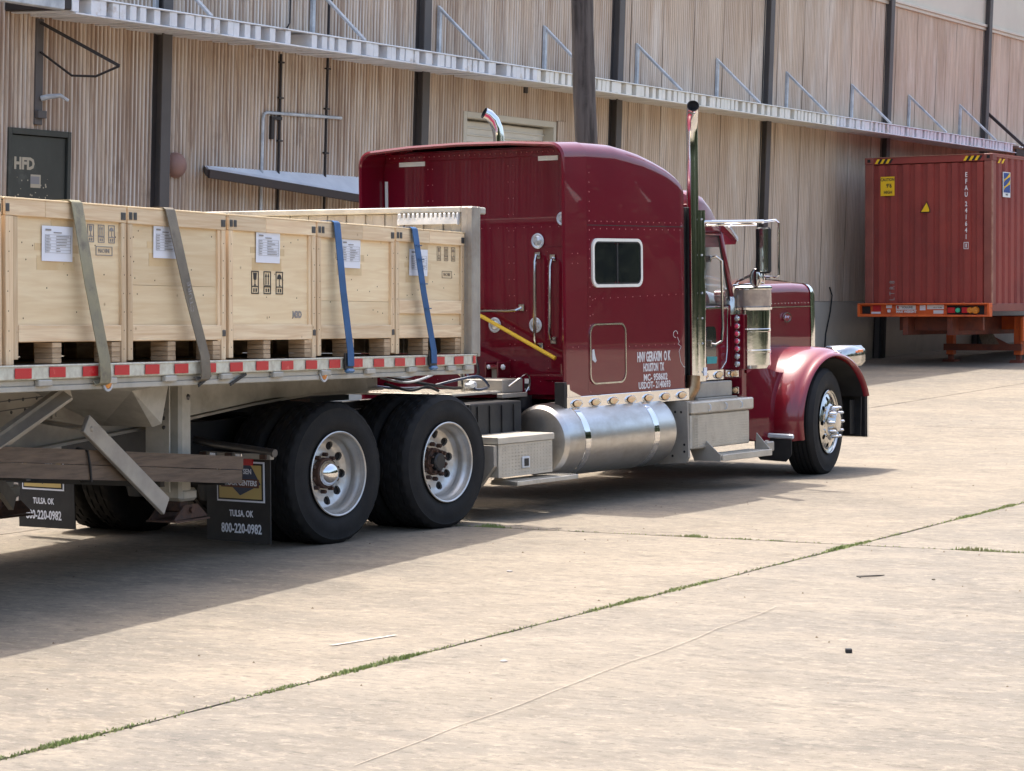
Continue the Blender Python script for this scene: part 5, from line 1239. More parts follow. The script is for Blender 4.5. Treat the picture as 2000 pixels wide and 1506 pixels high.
# ---------------- exhaust stacks
def stack(side):
    y = -1.045 * side; X = 5.0
    e = bpy.data.objects.new('exhaust_stack', None); COL.objects.link(e); e.parent = tk
    bm = MB(); path = [(X, y, z) for z in (1.0, 1.6, 2.4, 2.9, 3.12)] + [(X - .010, y - .007 * side, 3.19), (X - .036, y - .026 * side, 3.265), (X - .075, y - .055 * side, 3.315), (X - .11, y - .082 * side, 3.335)]
    if side < 0: path = [(p[0], p[1], p[2] + .05) for p in path]
    bm.tube(path, .052, 20, cap=False); p_ = bm.build('stack_pipe', CHR, e)
    b = MB(); m = path[-1]; d = Vector((-.72, -.53 * side, .45)).normalized(); R_ = d.to_track_quat('Z', 'Y').to_matrix().to_4x4()
    b.lathe([(.052, -.005), (.0535, .004), (.050, .004), (.047, -.02), (.001, -.06)], 'Z', 20, M=Matrix.Translation(m) @ R_, m=0); b.build('stack_mouth', P['interior_dark'], p_)
    b = MB()
    n = 10; vs = []
    a0, a1 = radians(-160), radians(20)
    for z_ in (.95, 1.5, 2.0, 2.44):
        for k in range(n + 1):
            a = a0 + (a1 - a0) * k / n; vs.append((X + .055 + .070 * cos(a) , y + side * .078 * sin(a) - side * .006, z_))
    fs = [[r * (n + 1) + k, r * (n + 1) + k + 1, (r + 1) * (n + 1) + k + 1, (r + 1) * (n + 1) + k] for r in range(3) for k in range(n)]
    b.add(vs, fs); 
    s_ = b.build('heat_shield', CHR, e)
    b = MB()
    for z_ in (1.03, 1.28, 1.5, 1.72, 2.05, 2.36): b.dome((X + .02, y - side * .082, z_), .010, (0, -side, 0), .6)
    b.build('shield_bolts', P['galvanised'], e, kind='stuff')
    b = MB(); b.tube([(X, y, 1.0), (X - .01, y, .90), (X - .06, y + .03 * side, .80), (X - .16, y + .12 * side, .735), (X - .32, y + .3 * side, .72)], .062, 14); b.build('exhaust_elbow', P['rusty_hub'] if 0 else mat_elbow, e)
    return e
stack(1); stack(-1)
MB().box(5.03, 5.08, -1.132, -1.130, 1.0, 1.07).build('paper_tag', P['paper'], tk, smooth=False)

# ---------------- cab
bm = MB()
for k in range(5): bm.box(4.875 + k * .042, 4.908 + k * .042, -.985 + .006 * (k % 2), .985, .94, 2.47, .006)
bm.build('sleeper_gap_shade', P['black_rubber'], tk, kind='stuff')  # black ribbed filler added; stands in for the shade in the cab gap
cab = bpy.data.objects.new('cab', None); COL.objects.link(cab); cab.parent = tk
HW = .965
bm = MB()
bm.prism([(5.12, .96), (5.95, .96), (5.97, 1.55), (5.90, 1.66), (5.78, 1.60), (5.12, 1.60)], 1, -HW, -HW + .03); bm.prism([(5.12, .96), (5.95, .96), (5.97, 1.55), (5.90, 1.66), (5.78, 1.60), (5.12, 1.60)], 1, HW - .03, HW)
bm.box(5.09, 5.12, -HW, HW, .96, 2.50, .005); bm.box(5.12, 5.95, -HW + .03, HW - .03, .96, 1.05); bm.box(5.82, 5.95, -HW + .03, HW - .03, 1.05, 1.62)
bm.build('cab_body', MP, cab, ang=30)
bm = MB(); RT = [(5.09, 2.50, 0), (5.12, 2.60, 0), (5.2, 2.625, 0), (5.33, 2.60, 0), (5.45, 2.53, 0), (5.54, 2.44, 0), (5.60, 2.33, 0)]
def rsec(x_, z_): return [(x_, -HW, 2.24), (x_, -HW, z_ - .10), (x_, -HW + .03, z_ - .04), (x_, -HW + .09, z_ - .005), (x_, -.5, z_ + .02), (x_, 0, z_ + .03), (x_, .5, z_ + .02), (x_, HW - .09, z_ - .005), (x_, HW - .03, z_ - .04), (x_, HW, z_ - .10), (x_, HW, 2.24)]
secs = [rsec(x_, max(z_, 2.36)) for x_, z_, _ in RT]; loft(bm, secs); K = len(secs[0])
bm.f.append([0 + k for k in range(K)][::-1]); bm.m.append(0); o = len(bm.v) - K; bm.f.append([o + k for k in range(K)]); bm.m.append(0)
bm.build('cab_roof', MP, cab, ang=45)
for s_ in (-1, 1):
    bm = MB(); bm.bar((5.59, s_ * (HW - .02), 2.32), (5.83, s_ * (HW - .02), 1.58), .04, .055, bev=.006)
    bm.bar((5.14, s_ * (HW - .015), 1.58), (5.14, s_ * (HW - .015), 2.28), .03, .07, up=(1, 0, 0), bev=.006)
    bm.bar((5.12, s_ * (HW - .015), 2.25), (5.6, s_ * (HW - .015), 2.25), .03, .05, bev=.006)
    bm.build('door_frame', MP, cab, ang=50)
for s_ in (-1, 1):
    bm = MB(); a = [(5.178, s_ * (HW - .008), 1.605), (5.77, s_ * (HW - .008), 1.605), (5.57, s_ * (HW - .008), 2.222), (5.178, s_ * (HW - .008), 2.222)]
    bm.tube(a, .007, 5, closed=True); bm.build('window_seal', P['black_rubber'], cab)
for s_ in (-1, 1): MB().prism([(5.18, 1.61), (5.765, 1.61), (5.57, 2.22), (5.18, 2.22)], 1, s_ * (HW - .02), s_ * (HW - .016)).build('side_glass', P['glass_clear'], cab, smooth=False)
bm = MB(); bm.add([(5.61, -.92, 2.30), (5.61, .92, 2.30), (5.83, .92, 1.62), (5.83, -.92, 1.62)], [[0, 1, 2, 3]]); bm.build('windshield', P['glass_clear'], cab, smooth=False)
bm = MB(); bm.box(5.2, 5.35, -.6, -.3, 1.3, 2.0, .03); bm.box(5.22, 5.34, -.52, -.38, 2.0, 2.16, .03); bm.box(5.2, 5.35, .3, .6, 1.3, 2.0, .03); bm.box(5.22, 5.34, .38, .52, 2.0, 2.16, .03); bm.build('seats', P['interior_dark'], cab)
bm = MB(); bm.lathe([(.2, 0), (.215, .012), (.2, .024), (.185, .012), (.2, 0)], 'X', 24, o=(5.55, .45, 1.72)); bm.build('steering_wheel', P['black_rubber'], cab)
bm = MB(); bm.add([(5.60, -.97, 2.335), (5.60, .97, 2.335), (5.87, .97, 2.19), (5.87, -.97, 2.19), (5.60, -.97, 2.27), (5.84, -.97, 2.15), (5.60, .97, 2.27), (5.84, .97, 2.15)], [[0, 3, 2, 1], [0, 4, 5, 3], [4, 6, 7, 5], [1, 2, 7, 6]]); vz = bm.build('sun_visor', MP, cab, smooth=False)
bm = MB(); bm.bar((5.872, -.975, 2.195), (5.872, .975, 2.195), .02, .03); bm.bar((5.86, -.98, 2.20), (5.72, -.98, 2.31), .012, .022); bm.build('visor_edge', P['galvanised'], vz)
bm = MB(); bm.dome((5.33, -.62, 2.61), .045, (0, 0, 1), .9, n=10); bm.build('roof_lamp', P['orange_lens'], cab); 
bm = MB(); bm.dome((5.33, 0, 2.64), .045, (0, 0, 1), .9, n=10); bm.build('roof_lamp', P['orange_lens'], cab)
# lower peep window, door seam, handles
MB().prism(rrect(5.30, 5.50, 1.13, 1.42, .05), 1, -HW - .004, -HW - .001).build('lower_window', P['glass_dark'], cab, smooth=False)
MB().prism([(5.34, 1.09), (5.50, 1.09), (5.51, 1.15), (5.34, 1.155)], 1, -HW - .008, -HW - .0045).build('teal_bag', P['teal'], cab, smooth=False)
bm = MB(); bm.tube([(5.16, -HW - .003, 1.02), (5.58, -HW - .003, 1.03), (5.67, -HW - .003, 1.10), (5.69, -HW - .003, 1.2), (5.70, -HW - .003, 1.60)], .006, 6); bm.build('door_seam', P['stainless'], cab)
bm = MB(); bm.box(5.12, 5.70, -HW - .012, -HW - .001, 1.575, 1.595, .002); bm.build('belt_moulding', P['chrome'], cab)
bar_handle([(5.38, -HW - .005, 2.02), (5.40, -HW - .07, 2.04), (5.46, -HW - .09, 2.0), (5.47, -HW - .09, 1.4), (5.45, -HW - .09, 1.29), (5.40, -HW - .06, 1.26), (5.38, -HW - .005, 1.27)], .013, par=cab)
ck = skirt(5.10, 5.92, -HW - .005, .945, 1.035, 3, .16, 'cab_skirt')
# air cleaner with its rain cap and light bar
AX, AY = 6.03, -1.0
bm = MB(); bm.lathe([(.12, 1.02), (.17, 1.03), (.188, 1.06), (.188, 1.17), (.192, 1.175), (.192, 1.195), (.188, 1.20), (.188, 1.36), (.192, 1.365), (.192, 1.385), (.188, 1.39), (.188, 1.555), (.205, 1.56), (.207, 1.580), (.190, 1.585)], 'Z', 48, o=(AX, AY, 0)); ac = bm.build('air_cleaner', CHR, tk, ang=30)
bm = MB(); bm.lathe([(.190, 1.586), (.198, 1.60), (.198, 1.735), (.200, 1.74)], 'Z', 48, o=(AX, AY, 0)); bm.build('rain_screen', mat('smoked_screen', (.30, .27, .27), .22, .6, c2=(.40, .37, .36), scale=12), ac, ang=30)
bm = MB(); bm.lathe([(.200, 1.741), (.206, 1.75), (.206, 1.764), (.19, 1.776), (.001, 1.79)], 'Z', 48, o=(AX, AY, 0)); bm.build('cap_lid', P['chrome'], ac, ang=30)
bm = MB(); bm.tube([(AX, AY, 1.70), (AX, -.7, 1.70)], .07, 12); bm.tube([(AX, AY, 1.2), (AX, -.6, 1.2)], .03, 8); bm.build('air_duct', MP, ac)
bm = MB(); bm.box(5.755, 5.785, -1.10, -.965, 1.03, 1.52, .004); lb = bm.build('light_panel', MP, tk)
for k in range(7):
    b = MB(); b.lathe([(.027, 5.756), (.029, 5.745), (.022, 5.742), (.020, 5.746)], 'X', 14, o=(0, -1.035, 1.485 - k * .068)); z_ = b.build('lamp_bezel', CHR, lb)
    b = MB(); b.lathe([(.001, 5.732), (.012, 5.735), (.021, 5.746)], 'X', 12, o=(0, -1.035, 1.485 - k * .068)); b.build('lamp_lens', P['pink_lens'] if 0 < k < 5 else P['clear_lens'], z_)
MB().lathe([(.001, 1.40), (.045, 1.405), (.05, 1.42), (.05, 1.66), (.04, 1.68), (.001, 1.685)], 'Z', 20, o=(5.80, -.94, 0)).build('washer_canister', P['stainless'], tk)
# ---------------- hood
bm = MB()
def hsec(x_, hw, zt, zb): 
    r = .10; pts = [(x_, -hw, zb), (x_, -hw - .004, (zb + zt) / 2), (x_, -hw + .002, zt - r)] + [(x_, -hw + r * (1 - cos(pi / 2 * k / 6)), zt - r + r * sin(pi / 2 * k / 6)) for k in range(1, 7)] + [(x_, -hw * .4, zt + .03), (x_, 0, zt + .045)]
    return pts + [(p[0], -p[1], p[2]) for p in pts[-2::-1]]
secs = [hsec(5.93, .66, 1.765, 1.0), hsec(6.5, .63, 1.785, 1.0), hsec(7.0, .605, 1.79, .95), hsec(7.6, .59, 1.795, .9), hsec(7.88, .585, 1.785, .9)]
loft(bm, secs); K = len(secs[0])
bm.f.append([k for k in range(K)][::-1]); bm.m.append(0); hood = bm.build('hood', MP, tk, ang=40)
bm = MB(); secs = [hsec(7.875, .592, 1.792, .88), hsec(7.93, .592, 1.788, .88), hsec(7.975, .58, 1.765, .88), hsec(7.99, .55, 1.73, .88)]; loft(bm, secs); o = len(bm.v) - K; bm.f.append(list(range(o, o + K))); bm.m.append(0); bm.build('grille_surround', CHR, hood, ang=40)
bm = MB(); bm.bar((6.3, -.636, 1.565), (7.87, -.592, 1.565), .006, .008)
for k in range(15): bm.dome((6.9 + k * .065, -.612 + .0022 * k * .3 - .0, 1.60), .006, (0, -1, 0), .6, n=5)
bm.build('hood_moulding', P['stainless'], hood, kind='stuff')
em = MB(); n = 24; ph = [(7.38 + .075 * cos(2 * pi * k / n), 1.465 + .048 * sin(2 * pi * k / n)) for k in range(n)]; pi2 = [(7.38 + .066 * cos(2 * pi * k / n), 1.465 + .040 * sin(2 * pi * k / n)) for k in range(n)]
eo = ring(em, ph, pi2, -.618, -.606).build('emblem', P['chrome'], hood)
b = MB(); b.prism([(7.38 + .064 * cos(2 * pi * k / n), 1.465 + .038 * sin(2 * pi * k / n)) for k in range(n)], 1, -.612, -.606); b.build('emblem_field', P['maroon_bright'], eo, smooth=False)
b = MB(); b.tube([(7.335, -.615, 1.455), (7.35, -.615, 1.485), (7.362, -.615, 1.46), (7.38, -.615, 1.475), (7.392, -.615, 1.455), (7.41, -.615, 1.48), (7.425, -.615, 1.465)], .004, 5); b.build('emblem_script', CHR, eo)
# firewall / engine darkness under the hood
bm = MB(); bm.box(6.0, 7.8, -.5, .5, .55, 1.1); bm.build('engine_block', P['interior_dark'], tk, smooth=False)
# ---------------- front fenders
def fender(side):
    cxx, cz = 7.20, .50; A0, A1 = radians(18), radians(196); n = 36
    def rad(a):  # arch radius by angle
        base = .60 + .055 * max(0, cos(a)) ** 2; return base
    secs = []
    for i in range(n + 1):
        a = A0 + (A1 - A0) * (1 - i / n); c, s_ = cos(a), sin(a); r0 = rad(a)
        # squash: flatter top
        def pt(y, dr):
            r = r0 + dr; return (cxx + r * c * 1.02, y * side, cz + r * s_ * .99 + (0 if s_ > 0 else .02))
        secs.append([pt(-1.13, -.005), pt(-1.195, -.002), pt(-1.235, .004), pt(-1.247, .018), pt(-1.238, .034), pt(-1.205, .044), pt(-1.185, .048), pt(-1.165, .062), pt(-1.13, .080), pt(-1.07, .094), pt(-.98, .101), pt(-.80, .103), pt(-.58, .103)])
    bm = MB(); loft(bm, secs, flip=(side > 0)); 
    f_ = bm.build('fender', P['maroon_bright'], tk, ang=50)
    # inner liner
    bm = MB(); secs = []
    for i in range(n + 1):
        a = A0 + (A1 - A0) * (1 - i / n); secs.append([(cxx + (rad(a) - .012) * cos(a) * 1.02, y_ * side, cz + (rad(a) - .012) * sin(a) * .99) for y_ in (-1.2, -.6)])
    loft(bm, secs, flip=(side > 0)); bm.build('fender_liner', P['black_rubber'], f_, ang=50)
    # rear apron: the broad panel reaching in to the cab
    bm = MB()
    def g(u, v):
        a = radians(196) - radians(58) * v; r = rad(a) + .103
        x1, z1 = cxx + r * cos(a) * 1.02, cz + r * sin(a) * .99
        x0 = 5.96 + .1 * v; z0_ = .42 + .72 * v
        y_ = -.98 + .2 * (1 - u) ** 1.2; t = u * u * (3 - 2 * u)
        return (x0 + (x1 - x0) * u, y_ * side, z0_ + (z1 - z0_) * t)
    bm.grid(g, 12, 14, flip=(side < 0)); bm.build('fender_apron', MP, f_, ang=60)
    bm = MB(); bm.bar((6.40, -.80 * side, .40), (6.47, -1.20 * side, .385), .03, .045, bev=.01); bm.build('chrome_strip', P['galvanised'], f_)
    bm = MB(); bm.prism([(-.80 * side, .375), (-1.19 * side, .36), (-1.19 * side, .22), (-1.13 * side, .155), (-.86 * side, .165), (-.80 * side, .23)], 0, 6.44, 6.452); bm.build('mud_flap', P['black_rubber'], f_, smooth=False)
    return f_
fender(1); fender(-1)
bm = MB(); bm.box(6.0, 6.9, -.72, .72, .45, 1.15); bm.build('inner_apron', MP, tk, smooth=False)
bm = MB(); bm.box(5.93, 6.05, -.96, -.68, .42, 1.02, .02); bm.bar((6.0, -.975, 1.0), (6.28, -.92, 1.06), .02, .035); bm.build('cowl_step', MP, tk)
# headlight pods, bumper
for s_ in (1, -1):
    bm = MB(); bm.box(7.62, 8.05, -1.12 * s_, -.84 * s_, .985, 1.185, .045); hl = bm.build('headlight', P['stainless'], tk, ang=60)
    MB().box(8.035, 8.065, -1.09 * s_, -.88 * s_, 1.025, 1.155, .01).build('headlight_lens', P['clear_lens'], hl)
    MB().box(7.83, 7.93, -1.138 * s_, -1.128 * s_, 1.12, 1.145, .004).build('side_lamp', P['orange_lens'], hl)
    bm = MB(); bm.bar((7.8, -.6 * s_, .95), (7.9, -.95 * s_, 1.02), .04, .04); bm.build('headlight_arm', BK, hl)
bm = MB(); bm.box(7.96, 7.975, -1.14, 1.14, .30, .73, .004); bm.box(7.80, 7.955, -1.06, -1.05, .33, .66); bm.build('bumper_back', BK, tk)
bm = MB(); bm.box(7.98, 8.0, -1.16, 1.16, .29, .74, .008); bm.build('bumper', CHR, tk)
bm = MB(); bm.prism([(-.80, .31), (-1.12, .31), (-1.13, .72), (-.80, .72)], 0, 7.90, 7.912); bm.build('bumper_flap', P['black_rubber'], tk, smooth=False)
# mirrors
for s_ in (1, -1):
    mr_ = bpy.data.objects.new('mirror', None); COL.objects.link(mr_); mr_.parent = tk
    X, Y = 5.65, -1.36 * s_
    bm = MB(); bm.box(X, X + .05, Y - .075, Y + .075, 1.885, 2.295, .02); bm.build('mirror_housing', P['black_rubber'], mr_)
    MB().box(X - .004, X - .0005, Y - .062, Y + .062, 1.90, 2.28).build('mirror_glass', CHR, mr_, smooth=False)
    bm = MB(); bm.tube([(5.30, -HW * s_, 2.345), (5.52, -1.12 * s_, 2.345), (5.68, -1.36 * s_, 2.345)], .016, 8); bm.tube([(5.35, -HW * s_, 2.315), (5.66, -1.30 * s_, 2.318)], .009, 6)
    bm.tube([(5.68, -1.36 * s_, 2.345), (5.68, -1.48 * s_, 2.355), (5.68, -1.51 * s_, 2.33), (5.68, -1.51 * s_, 1.87), (5.68, -1.48 * s_, 1.85), (5.68, -1.36 * s_, 1.855)], .010, 8)
    bm.tube([(5.68, -1.36 * s_, 1.88), (5.68, -1.36 * s_, 1.80), (5.75, -1.0 * s_, 1.78)], .010, 6); bm.build('mirror_arm', CHR, mr_)
    cm_ = bpy.data.objects.new('convex_mirror', None); COL.objects.link(cm_); cm_.parent = tk
    bm = MB(); bm.lathe([(.0005, 5.651), (.03, 5.6515), (.055, 5.653), (.070, 5.655), (.076, 5.657)], 'X', 28, o=(0, 0, 0)); bm.v = [(v[0], v[1] * .72 - 1.285 * s_, v[2] + 1.845) for v in bm.v]; bm.build('mirror_glass', CHR, cm_, ang=80)
    bm = MB(); bm.lathe([(.080, 5.650), (.086, 5.660), (.075, 5.69), (.001, 5.70)], 'X', 24, o=(0, 0, 0)); bm.v = [(v[0], v[1] * .72 - 1.285 * s_, v[2] + 1.845) for v in bm.v]; bm.build('mirror_housing', P['stainless'], cm_)
    bm = MB(); bm.tube([(5.69, -1.28 * s_, 1.86), (5.72, -1.2 * s_, 1.87), (5.80, -1.02 * s_, 1.82), (5.82, -.96 * s_, 1.77), (5.82, -.95 * s_, 1.66)], .013, 8); bm.build('mirror_arm', CHR, cm_)
# ---------------- fuel tank
for s_ in (1, -1):
    cx_, cz_ = -.93 * s_, .55; r = .30
    bm = MB(); bm.lathe([(.001, 2.80), (.20, 2.805), (.262, 2.825), (.290, 2.858), (.300, 2.905), (.300, 4.40), (.290, 4.44), (.25, 4.465), (.001, 4.48)], 'X', 56, o=(0, cx_, cz_)); tkk = bm.build('fuel_tank', P['tank_alu'], tk, ang=25)
    for x_ in (3.10, 4.12):
        b = MB(); b.lathe([(.3005, x_ - .038), (.305, x_ - .036), (.305, x_ + .036), (.3005, x_ + .038)], 'X', 56, o=(0, cx_, cz_)); b.build('tank_strap', P['chrome'], tkk, ang=20)
    b = MB(); b.lathe([(.001, .91), (.05, .91), (.055, .90), (.055, .83)], 'Z', 16, o=(3.45, -.93 * s_, 0)); b.build('filler_cap', P['stainless'], tkk)
# ---------------- tool box and steps
tb = MB().prism([(-1.215, .33), (-1.215, .585), (-.80, .585), (-.80, .33)], 0, 1.90, 2.615).build('tool_box', P['treadplate'], tk, smooth=False)
bm = MB(); bm.prism([(-1.225, .59), (-1.225, .635), (-1.215, .64), (-.74, .64), (-.74, .59)], 0, 1.885, 2.63); bm.build('box_lid', P['treadplate'], tb, smooth=False)
bm = MB()
for i in range(16):
    for j in range(9): bm.box(1.95 + i * .042, 1.95 + i * .042 + .018, -1.219, -1.2145, .352 + j * .026, .352 + j * .026 + .007)
bm.build('tread_pattern', P['treadplate'], tb, smooth=False, kind='stuff')
bm = MB(); bm.box(2.20, 2.30, -1.226, -1.2155, .385, .475, .006); bm.build('latch_plate', P['galvanised'], tb); MB().box(2.222, 2.282, -1.2285, -1.2262, .40, .46, .003).build('latch_handle', BK, tb)
bm = MB(); bm.box(2.02, 2.84, -1.31, -1.05, .262, .298, .004)
for k in range(26): bm.box(2.06 + k * .03, 2.07 + k * .03, -1.30, -1.10, .2985, .303)
bm.build('lower_step', P['treadplate'], tk)
bm = MB(); bm.prism([(-1.21, .58), (-1.21, .42), (-1.08, .265), (-.75, .265), (-.75, .58)], 0, 1.845, 1.884); bm.prism([(-1.04, .27), (-1.3, .262), (-1.3, .285), (-1.1, .33)], 0, 2.02, 2.03); bm.build('box_end_plate', P['dull_alu'], tk, smooth=False)
# battery / step box ahead of the tank
sb = MB().box(4.70, 5.68, -1.20, -.72, .375, .675, .01).build('step_box', P['treadplate'], tk)
bm = MB()
for j in range(12): bm.box(4.75, 5.64, -1.2035, -1.1995, .395 + j * .0225, .395 + j * .0225 + .006)
for k in range(6): bm.box(4.72 + k * .016, 4.726 + k * .016, -1.2045, -1.2, .39, .66)
bm.build('tread_pattern', P['treadplate'], sb, smooth=False, kind='stuff')
bm = MB(); bm.box(4.69, 5.72, -1.225, -.70, .68, .785, .012); bl = bm.build('box_lid', P['treadplate'], sb)
bm = MB()
for x_ in (4.95, 5.22, 5.48): bm.tube([(x_, -1.228, .70), (x_ + .004, -1.245, .715), (x_ + .004, -1.245, .745), (x_, -1.228, .76)], .006, 6)
bm.build('lid_latch', P['galvanised'], bl)
bm = MB(); bm.box(4.98, 5.62, -1.06, -.74, .80, .935, .008); bm.box(4.98, 5.64, -1.10, -.74, .786, .80, .003); bm.build('upper_step', P['dull_alu'], tk)
bm = MB(); bm.box(4.98, 5.82, -1.345, -1.09, .268, .312, .008); bm.box(4.98, 5.82, -1.352, -1.340, .262, .318, .004)
for k in range(9): bm.box(5.02, 5.78, -1.33 + k * .024, -1.324 + k * .024, .3125, .317)
ls = bm.build('lower_step', P['treadplate'], tk)
bm = MB(); bm.prism([(-1.20, .60), (-1.20, .44), (-1.345, .32), (-1.345, .262), (-1.08, .262), (-1.02, .40), (-1.02, .60)], 0, 4.94, 4.95); bm.build('step_bracket', P['dull_alu'], ls, smooth=False)
bm = MB(); bm.prism([(-1.20, .46), (-1.335, .32), (-1.335, .29), (-1.18, .29)], 0, 5.80, 5.81); bm.box(5.82, 5.95, -1.30, -1.2, .29, .38, .01); bm.bar((5.82, -1.31, .30), (5.98, -1.2, .36), .03, .05); bm.build('bent_step_end', P['dull_alu'], ls, smooth=False)
bm = MB(); bm.prism([(-1.19, .79), (-1.20, .31), (-1.17, .265), (-.98, .25), (-.80, .25), (-.80, .79)], 0, 4.655, 4.685); ep = bm.build('support_plate', P['dull_alu'], tk, smooth=False)
bm = MB()
for (y_, z_) in ((-1.07, .70), (-1.13, .70), (-1.16, .36), (-1.04, .32), (-1.16, .42)): bm.dome((4.654, y_, z_), .012, (-1, 0, 0), .3)
bm.build('plate_holes', P['interior_dark'], ep)
for z_ in (.84, .99): 
    b = MB(); b.box(5.745, 5.755, -1.05, -.98, z_ - .03, z_ + .03, .003); z2 = b.build('lamp_bezel', CHR, tk); MB().lathe([(.001, 5.728), (.022, 5.734), (.026, 5.745)], 'X', 12, o=(0, -1.015, z_)).build('lamp_lens', P['pale_lens'], z2)
bm = MB(); bm.box(5.756, 5.80, -1.08, -.96, .80, 1.03, .004); bm.build('cowl_panel', MP, tk)
# ---------------- frame, fifth wheel, catwalk, clutter behind the sleeper
for y_ in (.43, -.43):
    bm = MB(); bm.box(-1.05, 7.8, y_ - .045, y_ + .045, .60, .88, .004); bm.build('frame_rail', BK, tk)
bm = MB()
for x_ in (-1.0, .0, .63, 1.26, 2.2, 3.4, 4.8): bm.box(x_ - .06, x_ + .06, -.38, .38, .62, .84)
bm.tube([(0, -1.0, .495), (0, 1.0, .495)], .09, 12); bm.tube([(1.26, -1.0, .495), (1.26, 1.0, .495)], .09, 12); bm.lathe([(.001, -.2), (.2, -.12), (.2, .12), (.001, .2)], 'X', 16, o=(0.05, 0, .5)); bm.lathe([(.001, -.2), (.2, -.12), (.2, .12), (.001, .2)], 'X', 16, o=(1.3, 0, .5))
bm.build('axles', BK, tk, kind='stuff')
asp = MB().lathe([(.13, .30), (.15, .38), (.13, .46), (.15, .54), (.12, .60)], 'Z', 16).mesh('air_spring', P['black_rubber'])
for x_ in (-.32, 1.0, 1.62):
    for y_ in (-.36, .36): link('air_spring', asp, tk, (x_, y_, 0))
fw = MB(); fw.prism([(-.1, -.35), (.6, -.44), (1.05, -.44), (1.15, -.25), (1.15, .25), (1.05, .44), (.6, .44), (-.1, .35), (.25, .06), (.25, -.06)], 2, .955, .995); fw.box(.4, .9, -.5, .5, .88, .95); fwo = fw.build('fifth_wheel', BK, tk, smooth=False)
MB().box(.30, .52, -.512, -.505, .955, .99, .003).build('maker_plate', P['rusty_hub'], fwo, smooth=False)
bm = MB(); bm.box(2.10, 2.76, -.62, .62, .935, .955, .003)
for i in range(14):
    for j in range(10): bm.box(2.13 + i * .045, 2.145 + i * .045, -.6 + j * .12, -.54 + j * .12, .9551, .958)
bm.build('catwalk', P['treadplate'], tk)
bm = MB(); bm.box(2.74, 3.02, -.64, -.18, .935, 1.045, .006); bm.box(2.66, 3.0, -.70, -.64, .90, .935, .004); bm.build('catwalk_box', P['dull_alu'], tk)
bm = MB(); bm.box(2.02, 2.70, -.86, -.50, .36, .885, .01)
for k in range(4): bm.box(2.10 + k * .16, 2.12 + k * .16, -.872, -.86, .40, .86)
bm.box(2.01, 2.02, -.85, -.5, .4, .88); bx_ = bm.build('battery_box', BK, tk)
MB().box(2.0, 2.008, -.80, -.73, .70, .86).build('warning_label', P['reflector_white'], bx_, smooth=False)
MB().box(3.30, 3.309, -.50, -.455, .935, 1.03).build('warning_label', P['canopy_cream'], bk, smooth=False)
MB().box(3.29, 3.299, -.497, -.458, .95, .99).build('label_print', P['ink'], bk, smooth=False)
bm = MB(); bm.lathe([(.001, 2.84), (.09, 2.85), (.11, 2.88), (.11, 3.2), (.001, 3.22)], 'X', 18, o=(0, -.42, .78)); bm.lathe([(.08, .74), (.10, .82), (.10, .90)], 'Z', 16, o=(3.1, -.55, 0)); bm.box(3.0, 4.6, -.85, -.45, .35, .80); bm.build('air_tank', BK, tk)
# lift shock on the back wall
bm = MB(); bm.bar((3.18, -.24, 1.14), (3.18, -.24, .90), .05, .03, up=(1, 0, 0)); bm.build('cab_shock', P['dull_alu'], tk)
bm = MB(); bm.box(3.12, 3.30, -.31, -.295, 1.03, 1.17, .01); bm.box(3.12, 3.30, -.185, -.17, 1.03, 1.17, .01); bm.tube([(3.16, -.33, 1.13), (3.16, -.15, 1.13)], .02, 8); bm.build('shock_bracket', MP, tk)
bm = MB(); bm.dome((3.14, -.35, 1.13), .026, (-1, 0, 0), .6, 8); bm.dome((3.14, -.2, 1.13), .022, (-1, 0, 0), .6, 8); bm.build('shock_bolts', P['galvanised'], tk)
# yellow service hose bar
o = MB().tube([(3.20, .55, 1.80), (3.20, -.10, 1.545), (3.20, -.84, 1.205)], .017, 8).build('yellow_hose_bar', P['yellow_hose'], tk)
# suzie lines and gladhands
def curve(pts, n=8):
    P0 = [Vector(p) for p in pts]; out = []
    for i in range(len(P0) - 1):
        a, b, c, d = P0[max(i - 1, 0)], P0[i], P0[i + 1], P0[min(i + 2, len(P0) - 1)]
        for k in range(n):
            t = k / n; out.append(.5 * ((2 * b) + (c - a) * t + (2 * a - 5 * b + 4 * c - d) * t * t + (3 * b - a - 3 * c + d) * t ** 3))
    return out + [P0[-1]]
for i, (pts, r, mt) in enumerate((([(1.62, -.25, 1.14), (1.8, -.35, 1.08), (2.1, -.45, 1.02), (2.45, -.40, .985), (2.75, -.30, 1.03), (3.0, -.2, 1.10), (3.3, .1, 1.3)], .013, 'black_rubber'),
                                  ([(1.55, -.15, 1.12), (1.8, -.1, 1.02), (2.1, -.3, 1.0), (2.3, -.52, 1.06), (2.45, -.62, 1.08), (2.6, -.60, .99), (2.7, -.35, 1.0), (3.3, .2, 1.35)], .011, 'navy'),
                                  ([(1.6, -.3, 1.10), (1.75, -.45, 1.06), (2.0, -.5, 1.11), (2.2, -.3, 1.13)], .010, 'galvanised'),
                                  ([(1.55, -.33, 1.13), (1.75, -.42, 1.10), (2.0, -.42, 1.15), (2.2, -.2, 1.2)], .010, 'galvanised'),
                                  ([(1.5, -.42, 1.06), (1.7, -.5, 1.0), (1.9, -.52, 1.02), (2.1, -.48, .98)], .012, 'black_rubber'),
                                  ([(2.8, -.66, .99), (2.86, -.72, 1.05), (2.98, -.72, 1.08), (3.06, -.68, 1.0), (3.02, -.66, .93), (2.9, -.66, .92)], .008, 'stainless'))):
    MB().tube(curve(pts), r, 7).build('air_line', P[mt], tk)
